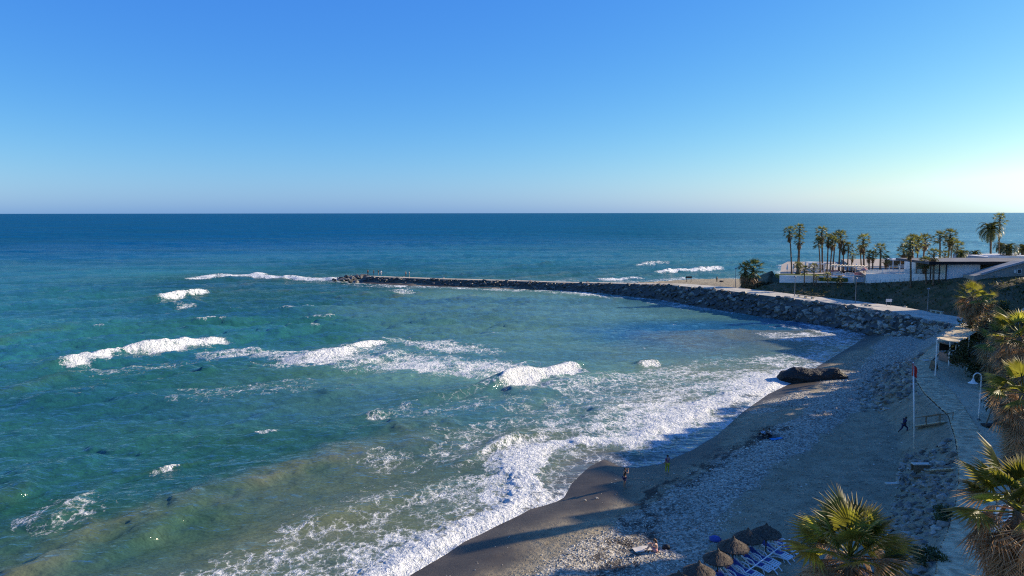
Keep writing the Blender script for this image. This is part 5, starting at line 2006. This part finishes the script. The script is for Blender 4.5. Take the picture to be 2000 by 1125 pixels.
def lounger_proto():
    t = thing('sun_lounger', 'x', 'sun lounger', (0, 0, 0), 0, 'blue and white sun loungers beside the straw umbrellas')
    W = .66
    def sl(name, p0, p1, m):
        d = Vector(p1) - Vector(p0)
        M = Matrix.Rotation(-math.atan2(d.z, d.x), 3, 'Y')
        return MB().box((Vector(p0) + Vector(p1)) / 2, (d.length, W - .20, .05), M=M).build(name, m, t)
    sl('backrest', (-.95, 0, .78), (-.25, 0, .38), M_blue)
    sl('seat', (-.23, 0, .38), (.45, 0, .40), M_blue)
    for k in range(4):
        sl('slat', (.49 + k * .13, 0, .39 - k * .022), (.575 + k * .13, 0, .375 - k * .022), M_plastic)
    for sgn in (-1, 1):
        y = sgn * W / 2
        MB().tube([(-1.0, y, .82), (-.25, y, .38), (.45, y, .40), (1.02, y, .29)], .055, 6).build('side_rail', M_plastic, t)
        MB().tube([(-.62, y * 1.04, .60), (-.42, y * 1.04, .68), (-.05, y * 1.04, .62), (.15, y * 1.04, .40)], .048, 6).build('armrest', M_plastic, t)
        MB().tube([(-.50, y, .46), (-.68, y, .02), (-.50, y, .0)], .04, 6).build('leg', M_plastic, t)
        MB().tube([(.62, y, .38), (.80, y, .02), (.64, y, .0)], .04, 6).build('leg', M_plastic, t)
    MB().tube([(-1.0, -W / 2, .82), (-1.0, W / 2, .82)], .04, 6).build('headbar', M_plastic, t)
    MB().tube([(1.02, -W / 2, .29), (1.02, W / 2, .29)], .04, 6).build('footbar', M_plastic, t)
    return t
l0 = lounger_proto()
LNG = [(1535, 1064), (1514, 1073), (1490, 1086), (1476, 1095), (1456, 1110), (1441, 1119), (1424, 1134), (1408, 1143)]
ld = P(1536, 1086, 2.6) - P(1489, 1069, 2.6)
lrz = math.atan2(ld.y, ld.x)
LL = ['last one at the top of the row', 'second from the top of the row', 'third from the top of the row', 'fourth from the top of the row', 'fifth from the top of the row', 'sixth from the top of the row', 'seventh from the top, at the bottom edge', 'eighth from the top, cut by the bottom edge']
for i, (px, py) in enumerate(LNG):
    p = P(px, py, 2.45)
    p.z = gz(p.x, p.y) - .01
    lb = 'blue lounger with a white frame, ' + LL[i]
    if i == 0:
        l0.location = p
        l0.rotation_euler = (0, 0, lrz)
        l0['label'] = lb
    else:
        dup(l0, p, lrz + random.uniform(-.06, .06), lb)

def bare_frame(px, py, label):
    p = on_ground(px, py, 2.1)
    t = thing('lounger_frame', label, 'lounger frame', p, lrz + .05, 'bare white lounger frames')
    for sgn in (-1, 1):
        MB().tube([(-.6, sgn * .3, .12), (0, sgn * .3, .3), (.6, sgn * .3, .32), (.85, sgn * .3, .08)], .035, 6).build('side_rail', M_plastic, t)
    for k in range(7):
        MB().box((-.5 + k * .18, 0, .3 - abs(k - 4) * .02), (.07, .56, .03)).build('slat', M_plastic, t)
bare_frame(1522, 1094, 'bare white slatted frame beside the upper loungers')
bare_frame(1497, 1113, 'bare white slatted frame beside the lower loungers')
pa_, pb2 = P(1455, 1119, 2.95), P(1543, 1053, 2.95)
o = MB().tube([(0, 0, 0), (pb2 - pa_) * .5 + Vector((0, 0, -.03)), pb2 - pa_], .035, 7).build('white_pole', M_plastic)
o.location = pa_
tag(o, 'long white pole lying across the row of blue loungers', 'pole')
o = MB().lathe([(.02, .3), (.2, .29), (.36, .2), (.4, .08), (.34, 0)], n=12, jit=.14).build('blue_bundle', M_blue, None, True)
o.location = on_ground(1396, 1056, 2)
tag(o, 'crumpled bright blue bundle on the sand behind an umbrella', 'bundle')

# ------------------------------------------------------------------ people
SKIN = simple('skin', (.36, .20, .13), .6, .1, 8)
SKIN2 = simple('fair skin', (.50, .31, .22), .6, .1, 8)
HAIR = simple('dark hair', (.03, .02, .015), .6, .2, 8)
HAIRB = simple('brown hair', (.10, .055, .03), .6, .2, 8)
def cloth(name, c):
    return simple('cloth ' + name, c, .9, .12, 6)

JR = dict(pel=.13, spi=.125, che=.15, nec=.055, hea=.095, top=.07, sho=.065, elb=.045, wri=.032, han=.036, hip=.092, kne=.06, ank=.042, toe=.03)

def skin_mesh(name, pts, edges, rad, root):
    me_ = bpy.data.meshes.new(name)
    keys = list(pts)
    me_.from_pydata([pts[k] for k in keys], [(keys.index(a), keys.index(b)) for a, b in edges], [])
    o = bpy.data.objects.new(name, me_)
    COL.objects.link(o)
    md = o.modifiers.new('skin', 'SKIN')
    for i, k in enumerate(keys):
        sv = me_.skin_vertices[0].data[i]
        sv.radius = rad[k] if hasattr(rad[k], '__len__') else (rad[k], rad[k])
        sv.use_root = (k == root)
    sb = o.modifiers.new('sub', 'SUBSURF')
    sb.levels = sb.render_levels = 1
    dg = bpy.context.evaluated_depsgraph_get()
    out = bpy.data.meshes.new_from_object(o.evaluated_get(dg))
    bpy.data.objects.remove(o)
    bpy.data.meshes.remove(me_)
    out.polygons.foreach_set('use_smooth', [True] * len(out.polygons))
    return out

def stand_pose():
    j = dict(pel=(0, 0, .98), spi=(0, 0, 1.14), che=(0, .0, 1.34), nec=(0, .01, 1.50), hea=(0, .03, 1.62), top=(0, .02, 1.71))
    for s_, n_ in ((1, 'L'), (-1, 'R')):
        j['sho' + n_] = (s_ * .19, 0, 1.43)
        j['elb' + n_] = (s_ * .25, -.02, 1.15)
        j['wri' + n_] = (s_ * .26, .06, .90)
        j['han' + n_] = (s_ * .26, .09, .82)
        j['hip' + n_] = (s_ * .10, 0, .90)
        j['kne' + n_] = (s_ * .11, .02, .50)
        j['ank' + n_] = (s_ * .12, -.02, .09)
        j['toe' + n_] = (s_ * .13, .14, .04)
    return j
EDG = [('pel', 'spi'), ('spi', 'che'), ('che', 'nec'), ('nec', 'hea'), ('hea', 'top')]
for n_ in 'LR':
    EDG += [('che', 'sho' + n_), ('sho' + n_, 'elb' + n_), ('elb' + n_, 'wri' + n_), ('wri' + n_, 'han' + n_), ('pel', 'hip' + n_), ('hip' + n_, 'kne' + n_), ('kne' + n_, 'ank' + n_), ('ank' + n_, 'toe' + n_)]

def person(label, loc, rz, pose, skin, hair, top, bottom, sleeves=True, shorts=False, shoes=None, scale=1.0, group=None, longhair=False, cat='person'):
    t = thing('person', label, cat, loc, rz, group)
    t.scale = (scale,) * 3
    j = {k: Vector(v) for k, v in pose.items()}
    rad = {k: JR[k[:3]] for k in j}
    rad['che'] = (.16, .115)
    rad['pel'] = (.145, .11)
    rad['hea'] = (.082, .095)
    body = skin_mesh('body', {k: tuple(v) for k, v in j.items()}, EDG, rad, 'pel')
    # fingers: five short tapered chains rooted in each palm
    mb = MB()
    for n_ in 'LR':
        a, b = j['wri' + n_], j['han' + n_]
        d = (b - a).normalized()
        sd = d.orthogonal().normalized()
        up = d.cross(sd)
        for k in range(4):
            q = b + sd * (k - 1.5) * .02
            L_ = (.065, .078, .074, .058)[k]
            mb.tube([q, q + d * L_ * .55 + up * .008, q + d * L_ + up * .03], [.01, .009, .006], 5)
        q = a.lerp(b, .6) + sd * .03
        mb.tube([q, q + sd * .03 + d * .03, q + sd * .035 + d * .06 + up * .01], [.012, .01, .007], 5)
    hd, tp, nk = j['hea'], j['top'], j['nec']
    up = (tp - nk).normalized()
    fw = Vector((0, 1, 0)) - up * up.y
    fw = fw.normalized()
    if fw.length < .1:
        fw = Vector((0, 1, 0))
    sd = fw.cross(up)
    mb.tube([hd + fw * .085 + up * .02, hd + fw * .115 - up * .012, hd + fw * .09 - up * .02], [.01, .016, .012], 5)      # nose
    for s_ in (-1, 1):
        mb.tube([hd + sd * s_ * .083 + up * .02, hd + sd * s_ * .092 - up * .02], [.02, .012], 5)                              # ears
    import bmesh
    bm = bmesh.new()
    bm.from_mesh(body)
    tmp = mb.mesh('tmp', True)
    bm.from_mesh(tmp)
    bm.to_mesh(body)
    bm.free()
    bpy.data.meshes.remove(tmp)
    bo = link('body', body, skin, t)
    for s_ in (-1, 1):
        e = MB().lathe([(.001, -.008), (.009, -.004), (.009, .004), (.001, .008)], hd + fw * .089 + sd * s_ * .033 + up * .022, 6).build('eye', HAIR, t)
    MB().box(hd + fw * .09 - up * .045, (.04, .012, .01)).build('mouth', cloth('lip', (.3, .1, .08)), t)
    # hair cap
    hm = MB()
    for k in range(7):
        q = math.pi * .62 * k / 6
        rr_ = .105 * math.sin(q) + .002
        for m_ in range(12):
            a = 2 * math.pi * m_ / 12
            p = hd + up * (.02 + .115 * math.cos(q)) + (fw * math.cos(a) * 1.05 + sd * math.sin(a)) * rr_
            if math.cos(a) > .35 and q > 1.1:
                p -= fw * .035
            hm.v.append(tuple(p))
    for k in range(6):
        for m_ in range(12):
            m2 = (m_ + 1) % 12
            hm.f.append((k * 12 + m_, k * 12 + m2, (k + 1) * 12 + m2, (k + 1) * 12 + m_))
    if longhair:
        hm.tube([hd - fw * .07 + up * .03, hd - fw * .1 - up * .1, hd - fw * .1 - up * .28], [.08, .085, .03], 8)
    hm.build('hair', hair, t, True)
    ext = lambda r_, q: (r_[0] + q, r_[1] + q) if hasattr(r_, '__len__') else r_ + q
    if top is not None:
        pts = {k: tuple(j[k]) for k in ('pel', 'spi', 'che', 'nec')}
        pts['nec'] = tuple(j['che'].lerp(j['nec'], .72))
        ed = [('pel', 'spi'), ('spi', 'che'), ('che', 'nec')]
        rr_ = {k: ext(rad[k], .018) for k in pts}
        rr_['nec'] = .065
        for n_ in 'LR':
            pts['sho' + n_] = tuple(j['sho' + n_])
            rr_['sho' + n_] = .082
            ed.append(('che', 'sho' + n_))
            if sleeves:
                pts['elb' + n_] = tuple(j['elb' + n_])
                rr_['elb' + n_] = .06
                pts['wri' + n_] = tuple(j['elb' + n_].lerp(j['wri' + n_], .9))
                rr_['wri' + n_] = .043
                ed += [('sho' + n_, 'elb' + n_), ('elb' + n_, 'wri' + n_)]
            else:
                pts['elb' + n_] = tuple(j['sho' + n_].lerp(j['elb' + n_], .6))
                rr_['elb' + n_] = .068
                ed.append(('sho' + n_, 'elb' + n_))
        link('shirt', skin_mesh('shirt', pts, ed, rr_, 'pel'), top, t)
    if bottom is not None:
        pts = {'pel': tuple(j['pel'])}
        rr_ = {'pel': ext(rad['pel'], .02)}
        ed = []
        for n_ in 'LR':
            pts['hip' + n_] = tuple(j['hip' + n_])
            rr_['hip' + n_] = .11
            ed.append(('pel', 'hip' + n_))
            if shorts:
                pts['kne' + n_] = tuple(j['hip' + n_].lerp(j['kne' + n_], .75))
                rr_['kne' + n_] = .088
                ed.append(('hip' + n_, 'kne' + n_))
            else:
                pts['kne' + n_] = tuple(j['kne' + n_])
                rr_['kne' + n_] = .076
                pts['ank' + n_] = tuple(j['kne' + n_].lerp(j['ank' + n_], .93))
                rr_['ank' + n_] = .058
                ed += [('hip' + n_, 'kne' + n_), ('kne' + n_, 'ank' + n_)]
        link('shorts' if shorts else 'trousers', skin_mesh('trousers', pts, ed, rr_, 'pel'), bottom, t)
    if shoes is not None:
        for n_ in 'LR':
            a, b = j['ank' + n_], j['toe' + n_]
            d = (b - a)
            MB().tube([a - d * .15 - Vector((0, 0, .02)), a.lerp(b, .5) - Vector((0, 0, .02)), b + d * .15], [.055, .055, .035], 7).build('shoe', shoes, t, True)
    return t

def setp(j, **kw):
    for k, v in kw.items():
        j[k] = v
    return j

# photographer at the waterline: both hands raised to the face
ps = stand_pose()
setp(ps, elbL=(.30, .17, 1.34), wriL=(.13, .27, 1.55), hanL=(.07, .29, 1.61), elbR=(-.30, .17, 1.34), wriR=(-.13, .27, 1.55), hanR=(-.07, .29, 1.61), che=(0, -.03, 1.34), nec=(0, 0, 1.5), hea=(0, .04, 1.62), top=(0, .04, 1.71))
ph_loc = on_ground(1219, 953, 1)
person('person in a dark top raising both hands to the face at the waterline', ph_loc, R(-75), ps, SKIN, HAIR, cloth('black brown', (.03, .022, .02)), cloth('navy', (.035, .035, .10)), False, True)
# the photographer's compact camera is held at the face
ps = stand_pose()
setp(ps, kneR=(-.11, .1, .5), ankR=(-.12, .05, .1), toeR=(-.13, .2, .05), elbL=(.24, .1, 1.18), wriL=(.20, .28, 1.08), hanL=(.19, .34, 1.05))
person('person in yellow trousers standing on the dark weed near the water', on_ground(1303, 925, 1), R(20), ps, SKIN, HAIR, cloth('mauve', (.18, .10, .17)), cloth('yellow', (.42, .36, .03)), False, False, None, .98)
# runner
ps = stand_pose()
setp(ps, che=(0, .10, 1.32), nec=(0, .16, 1.47), hea=(0, .22, 1.58), top=(0, .24, 1.67), spi=(0, .04, 1.13),
     shoL=(.19, .10, 1.41), shoR=(-.19, .12, 1.41), elbL=(.27, -.14, 1.24), wriL=(.2, -.02, 1.08), hanL=(.18, .06, 1.07), elbR=(-.26, .22, 1.16), wriR=(-.18, .42, 1.26), hanR=(-.15, .48, 1.31),
     kneL=(.11, .34, .60), ankL=(.11, .28, .17), toeL=(.11, .44, .10), kneR=(-.11, -.10, .52), ankR=(-.12, -.42, .26), toeR=(-.12, -.48, .13))
person('person in dark blue running across the sand beside the flagpole', on_ground(1764, 846, 2) - Vector((0, 0, .08)), R(-80), ps, cloth('deep skin', (.05, .03, .028)), HAIR, cloth('dark blue', (.02, .02, .075)), cloth('dark blue', (.02, .02, .075)), True, False, M_black, 1.0)

def sit_pose(kneeup=True):
    j = stand_pose()
    off = -.82
    for k in list(j):
        v = j[k]
        j[k] = (v[0], v[1], v[2] + off)
    j['che'] = (0, .06, .50)
    j['nec'] = (0, .10, .66)
    j['hea'] = (0, .14, .78)
    j['top'] = (0, .15, .87)
    for s_, n_ in ((1, 'L'), (-1, 'R')):
        j['sho' + n_] = (s_ * .19, .08, .60)
        j['hip' + n_] = (s_ * .10, .06, .12)
        j['kne' + n_] = (s_ * .14, .42, .44 if kneeup else .16)
        j['ank' + n_] = (s_ * .12, .62 if kneeup else .84, .09)
        j['toe' + n_] = (s_ * .13, .78 if kneeup else .93, .06 if kneeup else .16)
        j['elb' + n_] = (s_ * .26, .26, .42)
        j['wri' + n_] = (s_ * .14, .46, .50)
        j['han' + n_] = (s_ * .08, .52, .50)
    return j
sw_loc = on_ground(1281, 1078, 1.8)
person('person sitting on the sunlit shingle in pink shorts, seen from behind', sw_loc, R(75), sit_pose(), SKIN2, HAIRB, None, cloth('pink', (.55, .28, .28)), False, True, None, 1.0, None, True)
tw = MB()
def flatcloth(name, px, py, w, d, m, label, cat, z0=1.7, rz=0.0):
    p = on_ground(px, py, z0)
    n = 9
    vs, fs = [], []
    for i in range(n):
        for j in range(n):
            x = (i / (n - 1) - .5) * w
            y = (j / (n - 1) - .5) * d
            c, s_ = math.cos(rz), math.sin(rz)
            xx, yy = x * c - y * s_, x * s_ + y * c
            vs.append((xx, yy, gz(p.x + xx, p.y + yy) - p.z + .06 + random.uniform(0, .05)))
    for i in range(n - 1):
        for j in range(n - 1):
            fs.append((i * n + j, i * n + j + 1, (i + 1) * n + j + 1, (i + 1) * n + j))
    o = MB().add(vs, fs).build(name, m, None, True)
    o.location = p
    return tag(o, label, cat)
flatcloth('towel', 1258, 1074, 1.5, .8, M_cream, 'pale towel spread left of the person sitting on the shingle', 'towel', 1.7, .2)
bag = MB().lathe([(.02, .3), (.16, .27), (.28, .14), (.26, 0)], n=10, jit=.2).build('bag', M_black, None, True)
bag.location = on_ground(1301, 1072, 1.7)
tag(bag, 'dark bag lying right of the person sitting on the shingle', 'bag')
# seated pair
p1 = on_ground(1504, 853, 1.6)
person('dark haired person in a white top sitting with the pair on the beach', p1, R(100), sit_pose(), SKIN, HAIR, cloth('white', (.55, .55, .56)), cloth('black', (.02, .02, .025)), False, False, None, 1.0)
p2 = on_ground(1493, 853, 1.6)
person('person in pale blue sitting left in the pair on the beach', p2, R(80), sit_pose(), SKIN, HAIRB, cloth('pale blue', (.42, .52, .66)), cloth('black', (.02, .02, .025)), True, False, None, .95)
flatcloth('blanket', 1499, 855, 2.2, 1.1, M_black, 'black blanket under the seated pair', 'blanket', 1.6, .1)
flatcloth('towel', 1516, 859, 1.2, .8, M_blue2, 'bright blue towel right of the seated pair', 'towel', 1.6, .1)
# two walkers on the promenade road
ps = stand_pose()
setp(ps, kneL=(.1, .16, .5), ankL=(.11, .22, .1), toeL=(.12, .38, .06), kneR=(-.1, 0, .5), ankR=(-.11, -.2, .14), toeR=(-.12, -.08, .05))
person('walker in a white top and dark trousers on the promenade road', P(1882, 627, 4.53), R(170), ps, SKIN, HAIR, cloth('white', (.7, .7, .7)), cloth('navy', (.035, .035, .10)), False, False, M_black, 1.05)
person('walker all in black beside the one in the white top', P(1893, 626, 4.53), R(170), ps, SKIN, HAIR, cloth('black', (.02, .02, .025)), cloth('black', (.02, .02, .025)), True, False, M_black, 1.0)
# people on the breakwater and on the far sand
JP = [(718.5, 536.3, 'black', (.02, .02, .025), (.02, .02, .025), 'person in black at the far end of the breakwater, leftmost'),
      (730, 537, 'black', (.02, .02, .025), (.02, .02, .025), 'broad person in black on the breakwater, second from the left'),
      (739, 537.3, 'dark green', (.05, .08, .06), (.3, .28, .26), 'person in a dark top and pale trousers near the breakwater end'),
      (744, 537.5, 'white', (.7, .7, .7), (.6, .58, .55), 'person all in white at the right of the breakwater group'),
      (792.5, 539.5, 'grey', (.15, .15, .16), (.05, .05, .06), 'person in grey on the breakwater, left of the second pair'),
      (799, 539.8, 'white', (.7, .7, .7), (.3, .27, .22), 'person in a white top on the breakwater, rightmost')]
for i, (px, py, nm, c1, c2, lb) in enumerate(JP):
    iq = np.interp(px, [715, 850], [road_z[-1], road_z[-2]]) + .07
    person(lb, P(px, py, iq), R(40 + 50 * i), stand_pose(), SKIN, HAIR, cloth(nm + str(i), c1), cloth(nm + 'b' + str(i), c2), i != 5, False, M_black, 1.05, 'people standing on the breakwater')
person('person in dark clothes standing on the far sand beyond the road', on_ground(1400, 551, 2), R(30), stand_pose(), SKIN, HAIR, cloth('black', (.02, .02, .025)), cloth('black', (.02, .02, .025)), True, False, M_black, 1.0)
o = link('stone', B_WET[2], None)
o.location = on_ground(1409, 551, 2) + Vector((0, 0, .2))
o.scale = (.9, .5, .45)
tag(o, 'low dark rock on the far sand beside the standing person', 'rock')

# ------------------------------------------------------------------ unseen block added on the right, stepped to shade the beach
ca, sa_ = math.cos(SUN_AZ), math.sin(SUN_AZ)
blk = thing('shade_block', 'unseen white block added outside the picture on the right, stepped to shade the beach', 'building', (80, 60, 4))
o0 = blk.location.copy()
te = math.tan(SUN_EL)
# (c0, c1, where along the sun's bearing its shadow ends on the beach)
STEP = [(25.0, 35.0, 17.5), (35.0, 38.0, 19.0), (38.0, 41.5, 20.2), (41.5, 46.5, 22.2), (46.5, 48.6, 20.5), (48.6, 50.4, 12.0), (50.4, 52.2, 19.5), (52.2, 58.0, 22.6), (58.0, 63.0, 24.6), (63.0, 67.0, 29.0), (67.0, 69.0, 33.0), (69.0, 71.0, 36.0),
        (71.0, 72.5, 39.5), (72.5, 74.0, 43), (74.0, 75.5, 46.0), (75.5, 77.0, 50), (77.0, 78.5, 55), (78.5, 80.5, 60.0), (80.5, 82.5, 66.0), (82.5, 84.5, 70.0), (84.5, 86.0, 71.5), (86.0, 89.0, 73.5), (89.0, 96.0, 76.0), (96.0, 104.0, 80.0), (104.0, 112.0, 80.0), (112, 122, 84.0)]
roof_ac = [(p.x * ca + p.y * sa_, -p.x * sa_ + p.y * ca) for p in q4]
M = Matrix.Rotation(SUN_AZ, 3, 'Z')
def wing(c0, c1, a0, z0, z1, depth):  # one upright of the added shading block, windows included
    cm = (c0 + c1) / 2
    ctr = Vector(((a0 + depth / 2) * ca - cm * sa_, (a0 + depth / 2) * sa_ + cm * ca, (z0 + z1) / 2))
    w_ = MB().box(ctr - o0, (depth, (c1 - c0) - .01, z1 - z0), M=M).build('wing', M_white, blk)
    for f_ in range(int((z1 - z0 - 1) / 3.1)):
        p = M @ Vector((-depth / 2 - .04, 0, 0)) + Vector((ctr.x, ctr.y, z0 + 2 + f_ * 3.1)) - o0
        MB().box(p, (.06, (c1 - c0) * .5, 1.4), M=M).build('window', M_window, w_)
for i, (c0, c1, ab) in enumerate(STEP):
    cm = (c0 + c1) / 2
    a0 = max((6 + .935 * c1) / .785, 60)
    top = float(np.interp(cm, [50, 55, 80, 86, 95], [1.6, .55, .8, 1.2, 1.4])) + (a0 - ab) * te
    # gap cut through the added block so the low sun reaches the reed roof
    cr = []
    for k in range(4):
        (a_1, c_1), (a_2, c_2) = roof_ac[k], roof_ac[(k + 1) % 4]
        if (c_1 - cm) * (c_2 - cm) < 0:
            cr.append(a_1 + (a_2 - a_1) * (cm - c_1) / (c_2 - c_1))
    if len(cr) == 2:
        zlo = ZR - .2 + (a0 - max(cr)) * te
        zhi = ZR + .15 + (a0 - min(cr)) * te
        wing(c0, c1, a0, 2, zlo, .5)
        if top > zhi + .2:
            wing(c0, c1, a0, zhi, top, .5)
    else:
        wing(c0, c1, a0, 2, top, 14)
